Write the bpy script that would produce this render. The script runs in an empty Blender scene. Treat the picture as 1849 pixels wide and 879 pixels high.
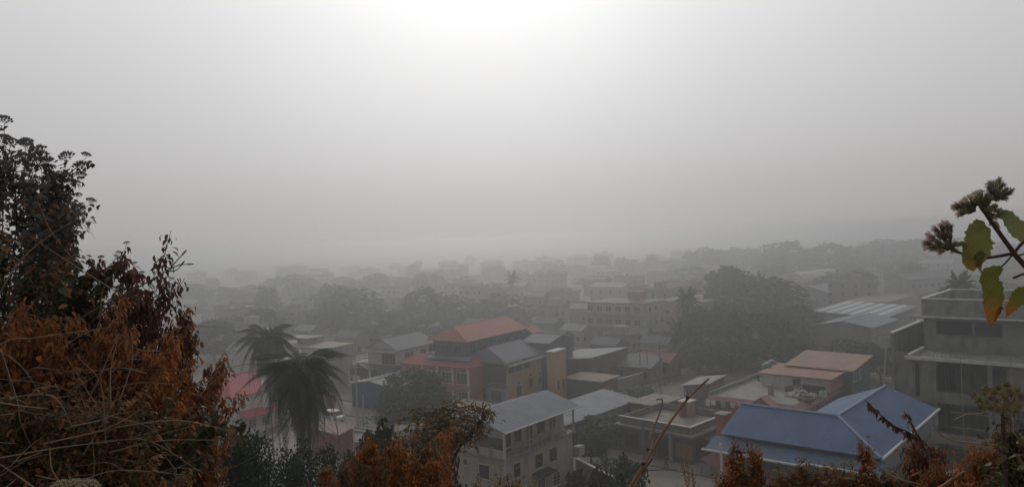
import bpy, math, random
import numpy as np
from mathutils import Vector, Matrix, noise
R = math.radians
sc = bpy.context.scene
COL = sc.collection

# ------------------------------------------------------------------ camera
F, CX, CY, CAMZ = 1345.0, 924.5, 439.5, 30.0
PITCH, ROLL = R(-0.40), R(-2.06)
cam_d = bpy.data.cameras.new('camera'); cam = bpy.data.objects.new('camera', cam_d); COL.objects.link(cam)
cam_d.sensor_width = 36.0; cam_d.lens = 36.0 * F / 1849.0
cam_d.clip_start = 0.05; cam_d.clip_end = 9000
cam.matrix_world = Matrix.Translation((0, 0, CAMZ)) @ Matrix.Rotation(R(90) + PITCH, 4, 'X') @ Matrix.Rotation(ROLL, 4, 'Z')
sc.camera = cam

# ------------------------------------------------------------------ sky and sun
SUN_EL, SUN_AZ = R(25), R(-2)            # ahead of the camera, behind the smog
w = bpy.data.worlds.new('World'); sc.world = w; w.use_nodes = True
nt = w.node_tree; nt.nodes.clear()
def N(t, **k):
    n = nt.nodes.new(t)
    for a, b in k.items(): setattr(n, a, b)
    return n
def L(a, b): nt.links.new(a, b)
def M(op, a, b=None, c=None, clamp=False):
    n = N('ShaderNodeMath', operation=op); n.use_clamp = clamp
    for i, v in enumerate((a, b, c)):
        if v is None: continue
        if isinstance(v, (int, float)): n.inputs[i].default_value = v
        else: L(v, n.inputs[i])
    return n.outputs[0]
out = N('ShaderNodeOutputWorld'); bg = N('ShaderNodeBackground'); L(bg.outputs[0], out.inputs[0])
sky = N('ShaderNodeTexSky', sky_type='NISHITA', sun_disc=False, sun_elevation=SUN_EL, sun_rotation=SUN_AZ, dust_density=7.0, air_density=1.5, altitude=100)
hs = N('ShaderNodeHueSaturation'); hs.inputs['Saturation'].default_value = 0.25; L(sky.outputs[0], hs.inputs['Color'])
tc = N('ShaderNodeTexCoord'); sx = N('ShaderNodeSeparateXYZ'); L(tc.outputs['Generated'], sx.inputs[0])
sund = (math.sin(SUN_AZ) * math.cos(SUN_EL), math.cos(SUN_AZ) * math.cos(SUN_EL), math.sin(SUN_EL))
vm = N('ShaderNodeVectorMath', operation='DOT_PRODUCT'); L(tc.outputs['Generated'], vm.inputs[0]); vm.inputs[1].default_value = sund
dt = M('MAXIMUM', vm.outputs['Value'], 0.0)
g1 = M('MULTIPLY', M('POWER', dt, 34.0), 0.25)
g2 = M('MULTIPLY', M('POWER', dt, 12.0), 0.20)
el = M('MAXIMUM', sx.outputs['Z'], 0.0)
ramp = N('ShaderNodeValToRGB'); L(el, ramp.inputs[0])
cr = ramp.color_ramp; cr.elements[0].position = 0.0; cr.elements[0].color = (.285, .250, .252, 1)
cr.elements[1].position = 0.33; cr.elements[1].color = (.585, .58, .585, 1)
for p, c_ in ((0.055, (.325, .297, .300, 1)), (0.13, (.405, .398, .402, 1)), (0.7, (.50, .51, .53, 1)), (1.0, (.55, .56, .58, 1))):
    e_ = cr.elements.new(p); e_.color = c_
glow = M('ADD', g1, g2)
gc = N('ShaderNodeVectorMath', operation='SCALE'); gc.inputs[0].default_value = (1.0, .985, .965); L(glow, gc.inputs['Scale'])
nsc = N('ShaderNodeVectorMath', operation='SCALE'); L(hs.outputs[0], nsc.inputs[0]); nsc.inputs['Scale'].default_value = 0.10
# soft uneven thickness of the smog
nz = N('ShaderNodeTexNoise'); nz.inputs['Scale'].default_value = 1.6; nz.inputs['Detail'].default_value = 4; L(tc.outputs['Generated'], nz.inputs['Vector'])
nf0 = M('MULTIPLY_ADD', nz.outputs['Fac'], 0.26, 0.87)
side = M('MULTIPLY_ADD', M('POWER', M('MAXIMUM', sx.outputs['Y'], 0.0), 0.6), 0.72, 0.28)   # the half of the sky away from the sun is dimmer
nf = M('MULTIPLY', nf0, side)
rs = N('ShaderNodeVectorMath', operation='SCALE'); L(ramp.outputs[0], rs.inputs[0]); L(nf, rs.inputs['Scale'])
ad = N('ShaderNodeVectorMath', operation='ADD'); L(rs.outputs[0], ad.inputs[0]); L(gc.outputs[0], ad.inputs[1])
# the physical sky carries a tenth of its own strength, the rest is the overcast layer
nmin = N('ShaderNodeVectorMath', operation='MINIMUM'); L(nsc.outputs[0], nmin.inputs[0]); nmin.inputs[1].default_value = (.13, .13, .13)
ad2 = N('ShaderNodeVectorMath', operation='ADD'); L(ad.outputs[0], ad2.inputs[0]); L(nmin.outputs[0], ad2.inputs[1])
L(ad2.outputs[0], bg.inputs['Color']); bg.inputs['Strength'].default_value = 1.0
sun_d = bpy.data.lights.new('sun', 'SUN'); sun = bpy.data.objects.new('sun', sun_d); COL.objects.link(sun)
sun_d.energy = 0.62; sun_d.angle = R(16); sun_d.color = (1, .95, .88)
sun.rotation_euler = Vector(sund).to_track_quat('Z', 'Y').to_euler()
sc.view_settings.view_transform = 'Standard'; sc.view_settings.look = 'None'
sc.view_settings.exposure = 0.0; sc.view_settings.gamma = 1.0; sc.view_settings.use_curve_mapping = False
sc.render.engine = 'CYCLES'
cy = sc.cycles; cy.use_denoising = True; cy.max_bounces = 6; cy.diffuse_bounces = 2; cy.glossy_bounces = 2
cy.transmission_bounces = 3; cy.transparent_max_bounces = 6; cy.volume_bounces = 1; cy.sample_clamp_indirect = 5
HAZE_DENSITY = 0.0024

# ------------------------------------------------------------------ picture -> place
_cp, _sp = math.cos(PITCH), math.sin(PITCH); _c, _s = math.cos(ROLL), math.sin(ROLL)
FW = Vector((0, _cp, _sp)); _u = Vector((0, -_sp, _cp)); _r = Vector((1, 0, 0))
RT = _c * _r + _s * _u; UP = -_s * _r + _c * _u
def D(px, py): return FW + RT * ((px - CX) / F) - UP * ((py - CY) / F)
def G(px, py, z=0.0):
    d = D(px, py); t = (z - CAMZ) / d.z; return Vector((d.x * t, d.y * t))
def P3(px, py, dist):
    d = D(px, py); return Vector((0, 0, CAMZ)) + d * dist
def proj(v):
    q = Vector(v) - Vector((0, 0, CAMZ)); k = q.dot(FW); return CX + F * q.dot(RT) / k, CY - F * q.dot(UP) / k
def ztop(px, py, dist): return P3(px, py, dist).z

# ------------------------------------------------------------------ helpers
class MB:
    def __init__(s): s.v = []; s.f = []
    def add(s, vs, fs):
        b = len(s.v); s.v += [tuple(q) for q in vs]; s.f += [tuple(i + b for i in f) for f in fs]; return s
    def box(s, x0, y0, z0, x1, y1, z1):
        return s.add([(x0,y0,z0),(x1,y0,z0),(x1,y1,z0),(x0,y1,z0),(x0,y0,z1),(x1,y0,z1),(x1,y1,z1),(x0,y1,z1)],
                     [(0,3,2,1),(4,5,6,7),(0,1,5,4),(1,2,6,5),(2,3,7,6),(3,0,4,7)])
    def slab(s, top, th):                       # a sheet with thickness, from its top outline
        n = len(top)
        vs = list(top) + [(p[0], p[1], p[2] - th) for p in top]
        fs = [tuple(range(n)), tuple(range(2*n-1, n-1, -1))] + [(i, i+n, (i+1)%n+n, (i+1)%n) for i in range(n)]
        return s.add(vs, fs)
    def tube(s, pts, rad, n=6, cap=True):
        pts = [Vector(p) for p in pts]; m = len(pts)
        if not hasattr(rad, '__len__'): rad = [rad] * m
        vs = []; fs = []
        up = Vector((0.13, 0.07, 1)).normalized()
        for i, p in enumerate(pts):
            t = (pts[min(i+1, m-1)] - pts[max(i-1, 0)]).normalized()
            a = t.cross(up)
            if a.length < 0.05: a = t.cross(Vector((1, 0, 0)))
            a.normalize(); b = t.cross(a)
            for k in range(n):
                an = 2*math.pi*k/n; vs.append(p + (a*math.cos(an) + b*math.sin(an)) * rad[i])
        for i in range(m-1):
            for k in range(n):
                k2 = (k+1) % n; fs.append((i*n+k, i*n+k2, (i+1)*n+k2, (i+1)*n+k))
        if cap: fs += [tuple(range(n-1, -1, -1)), tuple(range((m-1)*n, m*n))]
        return s.add(vs, fs)
    def lathe(s, c, prof, n=14):
        vs = []; fs = []
        for r_, z_ in prof:
            for k in range(n):
                a = 2*math.pi*k/n; vs.append((c[0]+r_*math.cos(a), c[1]+r_*math.sin(a), c[2]+z_))
        for i in range(len(prof)-1):
            for k in range(n):
                k2 = (k+1) % n; fs.append((i*n+k, i*n+k2, (i+1)*n+k2, (i+1)*n+k))
        fs += [tuple(range(n-1, -1, -1)), tuple(range((len(prof)-1)*n, len(prof)*n))]
        return s.add(vs, fs)
    def mesh(s, name, mat, smooth=False):
        me = bpy.data.meshes.new(name); me.from_pydata(s.v, [], s.f); me.materials.append(mat)
        if smooth: me.polygons.foreach_set('use_smooth', [True]*len(me.polygons))
        me.update(); return me
    def build(s, name, mat, parent=None, smooth=False, loc=None):
        return link(name, s.mesh(name, mat, smooth), parent, loc)
def link(name, me, parent=None, loc=None, rotz=0.0):
    o = bpy.data.objects.new(name, me); COL.objects.link(o); o.parent = parent
    if loc is not None: o.location = loc
    if rotz: o.rotation_euler = (0, 0, rotz)
    return o
def tag(o, label=None, cat=None, group=None, kind=None):
    for k, v in (('label', label), ('category', cat), ('group', group), ('kind', kind)):
        if v: o[k] = v
    return o
def thing(name, label, cat, loc=(0,0,0), rotz=0.0, group=None):
    o = bpy.data.objects.new(name, None); COL.objects.link(o); o.location = loc; o.rotation_euler = (0, 0, rotz)
    o.empty_display_size = 0.2
    return tag(o, label, cat, group)
def copy_tree(o, parent=None, kids=None):
    c = o.copy(); COL.objects.link(c); c.parent = parent
    for ch in (kids or KIDS(o)): copy_tree(ch, c)
    return c
def KIDS(o): return [q for q in COL.objects if q.parent == o]

# ------------------------------------------------------------------ materials
MATS = {}
def mat(name, col, rough=.85, var=.25, scale=1.5, streak=0.0, rib=0.0, ribaxis='X', ribpitch=.25, trans=0.0, bump=.0, bscale=8, col2=None, spec=.3, metal=0.0, brick=False, stain=None):
    if name in MATS: return MATS[name]
    m = bpy.data.materials.new(name); m.use_nodes = True; t = m.node_tree; ns = t.nodes
    b = ns['Principled BSDF']; b.inputs['Roughness'].default_value = rough; b.inputs['Specular IOR Level'].default_value = spec
    b.inputs['Metallic'].default_value = metal
    def n(ty, **k):
        q = ns.new(ty)
        for a, v in k.items(): setattr(q, a, v)
        return q
    ln = t.links.new
    co = n('ShaderNodeTexCoord')
    nz = n('ShaderNodeTexNoise'); nz.inputs['Scale'].default_value = scale; nz.inputs['Detail'].default_value = 6; nz.inputs['Roughness'].default_value = .65
    ln(co.outputs['Object'], nz.inputs['Vector'])
    rp = n('ShaderNodeValToRGB'); ln(nz.outputs['Fac'], rp.inputs[0])
    c1 = tuple(max(0, c*(1-var)) for c in col); c2 = tuple(min(1, c*(1+var)) for c in (col2 or col))
    rp.color_ramp.elements[0].position = .32; rp.color_ramp.elements[0].color = (*c1, 1)
    rp.color_ramp.elements[1].position = .68; rp.color_ramp.elements[1].color = (*c2, 1)
    cur = rp.outputs[0]
    def mulby(cur, facnode_out, colr):
        mx = n('ShaderNodeMix', data_type='RGBA', blend_type='MIX'); ln(facnode_out, mx.inputs['Factor']); ln(cur, mx.inputs['A']); mx.inputs['B'].default_value = (*colr, 1); return mx.outputs['Result']
    if streak:
        mp = n('ShaderNodeMapping'); mp.inputs['Scale'].default_value = (.8, .8, .22); ln(co.outputs['Object'], mp.inputs['Vector'])
        n2 = n('ShaderNodeTexNoise'); n2.inputs['Scale'].default_value = 1.4; n2.inputs['Detail'].default_value = 5; ln(mp.outputs[0], n2.inputs['Vector'])
        mr = n('ShaderNodeMapRange'); mr.inputs['From Min'].default_value = .5; mr.inputs['From Max'].default_value = .8; mr.inputs['To Max'].default_value = streak; ln(n2.outputs['Fac'], mr.inputs['Value'])
        cur = mulby(cur, mr.outputs[0], stain or tuple(c*.35 for c in col))
    if rib:
        wv = n('ShaderNodeTexWave', wave_type='BANDS', bands_direction=ribaxis, wave_profile='SIN'); wv.inputs['Scale'].default_value = .314/ribpitch; wv.inputs['Distortion'].default_value = 0
        ln(co.outputs['Object'], wv.inputs['Vector'])
        bp = n('ShaderNodeBump'); bp.inputs['Strength'].default_value = rib; bp.inputs['Distance'].default_value = .05; ln(wv.outputs['Fac'], bp.inputs['Height']); ln(bp.outputs[0], b.inputs['Normal'])
    elif bump:
        n3 = n('ShaderNodeTexNoise'); n3.inputs['Scale'].default_value = bscale; n3.inputs['Detail'].default_value = 5; ln(co.outputs['Object'], n3.inputs['Vector'])
        bp = n('ShaderNodeBump'); bp.inputs['Strength'].default_value = bump; bp.inputs['Distance'].default_value = .05; ln(n3.outputs['Fac'], bp.inputs['Height']); ln(bp.outputs[0], b.inputs['Normal'])
    ln(cur, b.inputs['Base Color'])
    if trans:
        tr = n('ShaderNodeBsdfTranslucent'); ln(cur, tr.inputs['Color']); ms = n('ShaderNodeMixShader'); ms.inputs[0].default_value = trans
        ln(b.outputs[0], ms.inputs[1]); ln(tr.outputs[0], ms.inputs[2]); ln(ms.outputs[0], ns['Material Output'].inputs['Surface'])
    MATS[name] = m; return m
def wallm(name, col, streak=.6, **k): return mat(name, col, rough=.9, var=.12, scale=.6, streak=streak, bump=.15, **k)
def roofm(name, col, axis='X', pitch=.3, var=.24, **k):
    k.setdefault('streak', .45); k.setdefault('stain', tuple(.45*c_+.045 for c_ in col))
    return mat(name, col, rough=max(.7, k.pop('rough', .7)), var=var, scale=.5, rib=.28, ribaxis=axis, ribpitch=pitch, spec=min(.2, k.pop('spec', .2)), **k)
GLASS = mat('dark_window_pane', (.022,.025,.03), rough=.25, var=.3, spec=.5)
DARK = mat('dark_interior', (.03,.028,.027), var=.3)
WHITE = mat('white_painted_trim', (.62,.61,.58), var=.1, streak=.3)
GREYT = mat('grey_trim', (.33,.32,.31), var=.15)
BROWNT = mat('brown_wood_trim', (.10,.06,.045), var=.3)
MAROON = mat('maroon_door_paint', (.14,.045,.05), var=.2)
CONC = mat('weathered_concrete', (.23,.228,.212), var=.25, scale=.7, streak=.75, bump=.25, stain=(.07,.07,.065))
CONCL = mat('pale_concrete_edge', (.58,.57,.54), var=.18, scale=1.2, streak=.4, bump=.2)
PIPE = mat('grey_pipe', (.3,.3,.3), var=.1)
POLE = mat('pole_concrete', (.33,.32,.30), var=.2)
METALP = mat('rusty_steel_pole', (.16,.13,.11), var=.3)
BARK = mat('tree_bark', (.075,.06,.048), var=.35, scale=6, bump=.5)
PALMB = mat('palm_trunk_bark', (.10,.09,.08), var=.35, scale=8, bump=.5)
LEAF = {
 'dark': mat('dark_tree_leaves', (.020,.036,.014), rough=.7, var=.45, scale=.5, col2=(.034,.055,.02), trans=.15),
 'mid': mat('green_tree_leaves', (.032,.056,.02), rough=.7, var=.4, scale=.5, col2=(.052,.078,.026), trans=.15),
 'dry': mat('dusty_olive_leaves', (.05,.046,.024), rough=.75, var=.4, scale=.6, col2=(.085,.07,.03), trans=.15),
 'palm': mat('palm_frond_green', (.027,.044,.018), rough=.55, var=.35, scale=1.5, trans=.12),
 'palmdry': mat('dry_palm_frond', (.09,.055,.035), rough=.8, var=.35, scale=1.5, trans=.1),
}

# ------------------------------------------------------------------ terrain
def gz(x, y):
    r_ = math.hypot(x, y)
    if y < 0: r_ *= .25
    if r_ < 1.0: z = 28.4
    elif r_ < 18: z = 28.4 - .46*(r_-1)
    elif r_ < 64:
        t = (r_-18)/46.0; z = 20.6*(1-t)**1.7
    else: z = 0.0
    # the low shelf on the right that carries the blue-roofed house and the frame building
    k = max(0, min(1, (x-20)/10))*max(0, min(1, (y-38)/12))*max(0, min(1, (74-y+ .25*x)/12))
    return max(z, 3.0*k)
def build_ground():
    m = MB(); rs = [0,.6,1.2,2,3,4,5,6.5,8,10,12,15,18,22,26,30,35,40,45,50,56,62,68,75,85,95,110,130,160,200,260,340,450,600,900,1400,2100]
    nA = 120
    m.v.append((0,0,gz(0,0)))
    for r_ in rs[1:]:
        for k in range(nA):
            a = 2*math.pi*k/nA; x, y = r_*math.cos(a), r_*math.sin(a)
            z = gz(x, y)
            if z > .5: z += .25*noise.noise(Vector((x*.5, y*.5, 0))) * min(1, r_/3)
            m.v.append((x, y, z))
    for k in range(nA): m.f.append((0, 1+k, 1+(k+1)%nA))
    for i in range(len(rs)-2):
        for k in range(nA):
            a = 1+i*nA; m.f.append((a+k, a+nA+k, a+nA+(k+1)%nA, a+(k+1)%nA))
    gm = mat('dusty_ground', (.10,.088,.065), var=.45, scale=.12, bump=.3, bscale=1.5, col2=(.17,.15,.12))
    return tag(m.build('ground', gm, None, True), kind='structure')
build_ground()
ROADM = mat('dusty_road_surface', (.235,.21,.18), var=.16, scale=.35, bump=.2)
YARDM = mat('pale_yard_surface', (.27,.245,.215), var=.25, scale=.5, bump=.2)
KERB = mat('drain_edge_concrete', (.12,.11,.10), var=.3)
A_DIR = R(48)
def strip(name, pts, wdt, z, m_, kerb=None):
    pts = [Vector(p) for p in pts]; lf, rt = [], []
    for i, p in enumerate(pts):
        t = (pts[min(i+1, len(pts)-1)] - pts[max(i-1, 0)]).normalized(); nn = Vector((-t.y, t.x))
        lf.append(p + nn*wdt/2); rt.append(p - nn*wdt/2)
    m = MB(); n = len(pts)
    m.add([(*p, z) for p in lf] + [(*p, z) for p in rt], [(i, i+n, i+1+n, i+1) for i in range(n-1)])
    o = tag(m.build(name, m_), kind='structure')
    if kerb:
        k = MB()
        for side in (lf, rt):
            for i in range(n-1):
                a, b = side[i], side[i+1]; t = (b-a).normalized(); nn = Vector((-t.y, t.x))*.12
                k.slab([(*(a-nn), .13), (*(b-nn), .13), (*(b+nn), .13), (*(a+nn), .13)], .15)
        tag(k.build('kerb', KERB), kind='structure')
    return o
# the street in front of the brown flat-roofed house, along the second grid direction
s0, s1 = G(1060, 826), G(1284, 868)
sd = (s1-s0).normalized()
strip('street', [s0 - sd*70, s0, s1, s1 + sd*50], 12.5, .008, ROADM, True)
dl = [G(1030, 812) + sd*t for t in (-20, 0)] + [G(1284, 864) + sd*12]
dk = MB()
for a, b in ((dl[0], dl[1]), (dl[1], dl[2])):
    nn = Vector((-sd.y, sd.x))*.16; dk.slab([(*(a-nn), .10), (*(b-nn), .10), (*(b+nn), .10), (*(a+nn), .10)], .12)
tag(dk.build('drain_kerb', KERB), kind='structure')
v0, v1 = G(560, 752), G(770, 785)
vd = (v1-v0).normalized()
strip('side_street', [v0 - vd*50, v0, v1, v1 + vd*16], 7.0, .012, ROADM, True)
l0, l1 = G(1135, 712), G(1262, 618)
strip('lane', [l0, l0*.5+l1*.5, l1 + (l1-l0)*1.0], 6.0, .012, ROADM)
ym = MB(); ym.add([(*G(*p), .02) for p in ((455,800),(520,772),(640,800),(650,850),(480,872))], [(0,4,3,2,1)])
tag(ym.build('yard_paving', YARDM), kind='structure')
ym = MB(); ym.add([(*G(*p), .02) for p in ((640,783),(760,790),(790,815),(700,830),(640,812))], [(0,4,3,2,1)])
tag(ym.build('open_plot', YARDM), kind='structure')

# ------------------------------------------------------------------ buildings
WC = {}
def window_mesh(wd, h, style='plain', fm=None, gm=None):
    key = (round(wd,2), round(h,2), style, fm.name if fm else '', gm.name if gm else '')
    if key in WC: return WC[key]
    fm = fm or WHITE; gm = gm or GLASS
    f = MB(); t = .07
    f.box(-t, -.07, -t, 0, .03, h+t); f.box(wd, -.07, -t, wd+t, .03, h+t)
    f.box(0, -.07, h, wd, .03, h+t); f.box(-t-.05, -.13, -t-.06, wd+t+.05, .03, -t+.0)
    nb = max(1, int(round(wd/.75)))
    if style != 'open':
        for i in range(1, nb): f.box(wd*i/nb-.025, -.05, 0, wd*i/nb+.025, 0, h)
    if style == 'bars':
        for i in range(1, 4): f.box(0, -.045, h*i/4-.012, wd, -.03, h*i/4+.012)
    p = MB(); p.box(.002, -.02, .002, wd-.002, .03, h-.002)
    WC[key] = (f.mesh('window', fm), p.mesh('pane', gm)); return WC[key]
def place_window(root, face, u, z, wd, h, Lx, Ly, style='plain', fm=None, gm=None, name='window', off=0.0):
    """face A: y=0 side, u along x; face B: x=0 side, u along y measured from the near corner"""
    a, b = window_mesh(wd, h, style, fm, gm)
    o = bpy.data.objects.new(name, a); COL.objects.link(o); o.parent = root
    if face == 'A': o.location = (u, off, z)
    elif face == 'B': o.location = (off, u+wd, z); o.rotation_euler = (0, 0, R(-90))
    q = bpy.data.objects.new('pane' if name == 'window' else 'panel', b); COL.objects.link(q); q.parent = o
    return o
def fit(C, Rr, Ll, z, ang=None, La=None, Lb=None):
    c, r_, l_ = G(*C, z), G(*Rr, z), G(*Ll, z)
    a = r_-c
    if ang is None: ang = math.degrees(math.atan2(a.y, a.x))
    ux = Vector((math.cos(R(ang)), math.sin(R(ang)))); uy = Vector((-ux.y, ux.x))
    return c, R(ang), La or a.dot(ux), Lb or (l_-c).dot(uy)
def roof_mesh(kind, X, Y, z, rise, th=.14, inset=None, axis='x', drop=0):
    m = MB(); x0, y0, x1, y1 = 0, 0, X, Y
    if kind == 'gable':
        if axis == 'x':
            c = Y/2
            m.slab([(x0,y0,z),(x1,y0,z),(x1,c,z+rise),(x0,c,z+rise)], th); m.slab([(x0,c,z+rise),(x1,c,z+rise),(x1,y1,z),(x0,y1,z)], th)
            m.tube([(x0-.02,c,z+rise+.03),(x1+.02,c,z+rise+.03)], .09, 6)
        else:
            c = X/2
            m.slab([(x0,y0,z),(c,y0,z+rise),(c,y1,z+rise),(x0,y1,z)], th); m.slab([(c,y0,z+rise),(x1,y0,z),(x1,y1,z),(c,y1,z+rise)], th)
            m.tube([(c,y0-.02,z+rise+.03),(c,y1+.02,z+rise+.03)], .09, 6)
    elif kind == 'hip':
        i0, i1 = inset if inset else (min(X,Y)/2,)*2
        if axis == 'x': a, b = (i0, Y/2, z+rise), (X-i1, Y/2, z+rise)
        else: a, b = (X/2, i0, z+rise), (X/2, Y-i1, z+rise)
        P = [(0,0,z),(X,0,z),(X,Y,z),(0,Y,z)]
        if axis == 'x': fs = [(P[0],P[1],b,a),(P[1],P[2],b),(P[2],P[3],a,b),(P[3],P[0],a)]
        else: fs = [(P[0],P[1],a),(P[1],P[2],b,a),(P[2],P[3],b),(P[3],P[0],a,b)]
        for f_ in fs: m.slab(list(f_), th)
        m.tube([a, b], .09, 6)
        for q, e_ in ((P[0],a),(P[1], b if axis=='x' else a),(P[2],b),(P[3], a if axis=='x' else b)): m.tube([q, e_], .07, 5)
    elif kind == 'shed':        # rise = height gain along x, drop = height gain along y
        m.slab([(0,0,z),(X,0,z+rise),(X,Y,z+rise+drop),(0,Y,z+drop)], th)
    return m
def wall_mesh(kind, X, Y, z0, z, rise, o, axis='x', drop=0, th=.16):
    m = MB(); zt = z - th
    a0, b0, a1, b1 = o, o, X-o, Y-o
    if kind == 'shed':
        f_ = lambda x, y: zt + rise*x/X + drop*y/Y
        m.add([(a0,b0,z0),(a1,b0,z0),(a1,b1,z0),(a0,b1,z0),(a0,b0,f_(a0,b0)),(a1,b0,f_(a1,b0)),(a1,b1,f_(a1,b1)),(a0,b1,f_(a0,b1))],
              [(0,3,2,1),(4,5,6,7),(0,1,5,4),(1,2,6,5),(2,3,7,6),(3,0,4,7)]); return m
    if kind == 'hip' or kind == 'flat':
        k = rise*o/(min(X, Y)/2) if kind == 'hip' else 0
        m.box(a0, b0, z0, a1, b1, zt + (min(k, .5) if kind == 'hip' else .16)); return m
    c = (Y if axis == 'x' else X)/2; k = rise*o/c
    if axis == 'x':
        m.add([(a0,b0,z0),(a1,b0,z0),(a1,b1,z0),(a0,b1,z0),(a0,b0,zt+k),(a1,b0,zt+k),(a1,b1,zt+k),(a0,b1,zt+k),(a0,c,zt+rise),(a1,c,zt+rise)],
              [(0,3,2,1),(0,1,5,4),(2,3,7,6),(1,2,6,9,5),(3,0,4,8,7),(4,5,9,8),(8,9,6,7)])
    else:
        m.add([(a0,b0,z0),(a1,b0,z0),(a1,b1,z0),(a0,b1,z0),(a0,b0,zt+k),(a1,b0,zt+k),(a1,b1,zt+k),(a0,b1,zt+k),(c,b0,zt+rise),(c,b1,zt+rise)],
              [(0,3,2,1),(0,1,5,8,4),(1,2,6,5),(2,3,7,9,6),(3,0,4,7),(4,8,9,7),(8,5,6,9)])
    return m
def house(name, label, cat, C, Rr, Ll, z, z0, kind, wm, rm, rise=1.5, o=.5, axis='x', ang=None, La=None, Lb=None, inset=None, drop=0, wins=(), fm=None, gm=None, group=None, gutter=None):
    c, an, X, Y = fit(C, Rr, Ll, z, ang, La, Lb)
    root = thing(name, label, cat, (c.x, c.y, 0), an, group)
    wall_mesh(kind, X, Y, z0, z, rise, o, axis, drop).build('wall', wm, root)
    if kind == 'flat':
        s = MB(); s.box(0, 0, z-.16, X, Y, z+.02); s.build('roof_slab', rm, root)
    else: roof_mesh(kind, X, Y, z, rise, inset=inset, axis=axis, drop=drop).build('roof', rm, root)
    if gutter:
        g = MB(); g.tube([(-.06,-.08,z-.02),(X+.05,-.08,z-.02 + (rise if kind=='shed' else 0))], .09, 8); g.build('gutter', gutter, root)
    for wd in wins:
        fc, u, zz, ww, hh = wd[:5]; st = wd[5] if len(wd) > 5 else 'plain'
        place_window(root, fc, u+o, zz, ww, hh, X, Y, st, fm, gm, off=o)
    return root, X, Y

# --- white three-storey house with the blue-grey roof, bottom centre
c, an, X, Y = fit((912,829), (1040,777), (775,810), 6.0)
wh = thing('white_house', 'off-white three-storey house with stained walls, grey metal roof and corner balcony', 'house', (c.x, c.y, 0), an)
WHW = wallm('stained_whitewash', (.37,.335,.30), .75, stain=(.13,.115,.10))
m = MB(); m.box(.35, .35, 0, X-.35, Y-.35, 5.72); m.build('lower_wall', WHW, wh)
m = MB(); m.box(0, 0, 5.72, X, Y, 6.0); m.build('balcony_slab', CONC, wh)
m = MB(); m.box(1.3, 1.5, 6.0, X-.4, Y-.4, 8.9)
RISE = 1.5; YR = 9.4
m.add([(1.3,1.5,8.9),(1.3,YR-.4,8.9),(1.3,(YR+.2)/2-.1,8.9+RISE*.8),(1.45,1.5,8.9),(1.45,YR-.4,8.9),(1.45,(YR+.2)/2-.1,8.9+RISE*.8)], [(0,2,1),(3,4,5),(0,3,5,2),(1,2,5,4)])
m.build('upper_wall', wallm('pale_pink_wash', (.44,.38,.36), .5), wh)
WHR = roofm('blue_grey_metal_roof', (.18,.19,.225), 'X', .8, var=.14, rough=.55, streak=.3)
rf = MB(); z = 9.0
rf.slab([(-.5,-.5,z),(X+.6,-.5,z),(X+.6,YR/2,z+RISE),(-.5,YR/2,z+RISE)], .1); rf.slab([(-.5,YR/2,z+RISE),(X+.6,YR/2,z+RISE),(X+.6,YR,z),(-.5,YR,z)], .1)
roof = rf.build('roof', WHR, wh)
g = MB(); g.tube([(-.6,-.6,z),(X+.7,-.6,z)], .10, 8); g.build('gutter', WHITE, wh)
g = MB(); g.tube([(-.1,-.25,z),(-.06,-.06,z-.5),(-.06,-.06,.3)], .07, 8); g.build('downpipe', mat('pale_pipe', (.45,.44,.42), var=.1), wh)
g = MB(); g.box(.9,1.3,6.0,1.28,4.0,7.7); g.box(.9,4.05,6.0,1.28,5.2,8.3); g.build('gable_shade_panel', mat('painted_gable_shade', (.07,.07,.065), var=.3), wh)  # dark boxes standing in for the shade under the gable end
# balcony parapet on the left side, with posts; railing with pillars on the right side
for i in range(5):
    y0 = .25 + i*(Y-.5)/5; y1 = y0 + (Y-.5)/5 - .32
    g = MB(); g.box(.05, y0, 6.0, .17, y1, 6.85); g.build('parapet_panel', WHW, wh)
    g = MB(); g.box(.0, y1, 6.0, .25, y1+.3, 7.0); g.build('parapet_post', CONC, wh)
for i in range(9):
    x0 = .25 + i*(X-.6)/8.0
    g = MB(); g.lathe((x0, .16, 6.0), [(.10,0),(.10,.1),(.05,.25),(.11,.5),(.05,.75),(.11,.9),(.11,1.0)], 8); g.build('baluster', mat('pink_baluster', (.34,.22,.21), var=.2), wh, True)
g = MB(); g.box(.1, .08, 7.0, X-.2, .24, 7.1); g.box(.1,.11,6.45,X-.2,.2,6.5); g.build('handrail', mat('pink_baluster', (.34,.22,.21)), wh)
for x0 in (.12, X*.33, X*.66, X-.3):
    g = MB(); g.box(x0-.09, .05, 6.0, x0+.09, .23, 8.98); g.build('veranda_post', WHITE if x0 < 1 else GREYT, wh)
for x0, ww in ((2.0, .9), (3.6, 1.2), (6.0, .9), (8.0, 1.4), (10.6, 1.0)):
    if x0 + ww < X-.6: place_window(wh, 'A', x0, 6.05 if ww < 1 else 6.8, ww, 2.1 if ww < 1 else 1.3, X, Y, 'plain', mat('pink_baluster', (.34,.22,.21)), DARK, 'door' if ww < 1 else 'window', off=1.5)
for x0, ww in ((1.8, 1.25), (5.8, 1.5), (8.6, 1.5)): place_window(wh, 'A', x0, 3.4, ww, 1.55, X, Y, 'open', mat('cream_window_frame', (.5,.44,.38), var=.1), GLASS, off=.35)
for y0, ww, zz, hh in ((2.6, 1.5, 3.3, 1.5), (5.9, .6, 4.4, .6)): place_window(wh, 'B', y0, zz, ww, hh, X, Y, 'open', mat('cream_window_frame', (.5,.44,.38)), GLASS, off=.35)
g = MB(); g.slab([(5.2,-1.0,2.75),(8.4,-1.0,2.75),(8.4,.34,3.0),(5.2,.34,3.0)], .1); g.build('canopy', DARK, wh)
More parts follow.
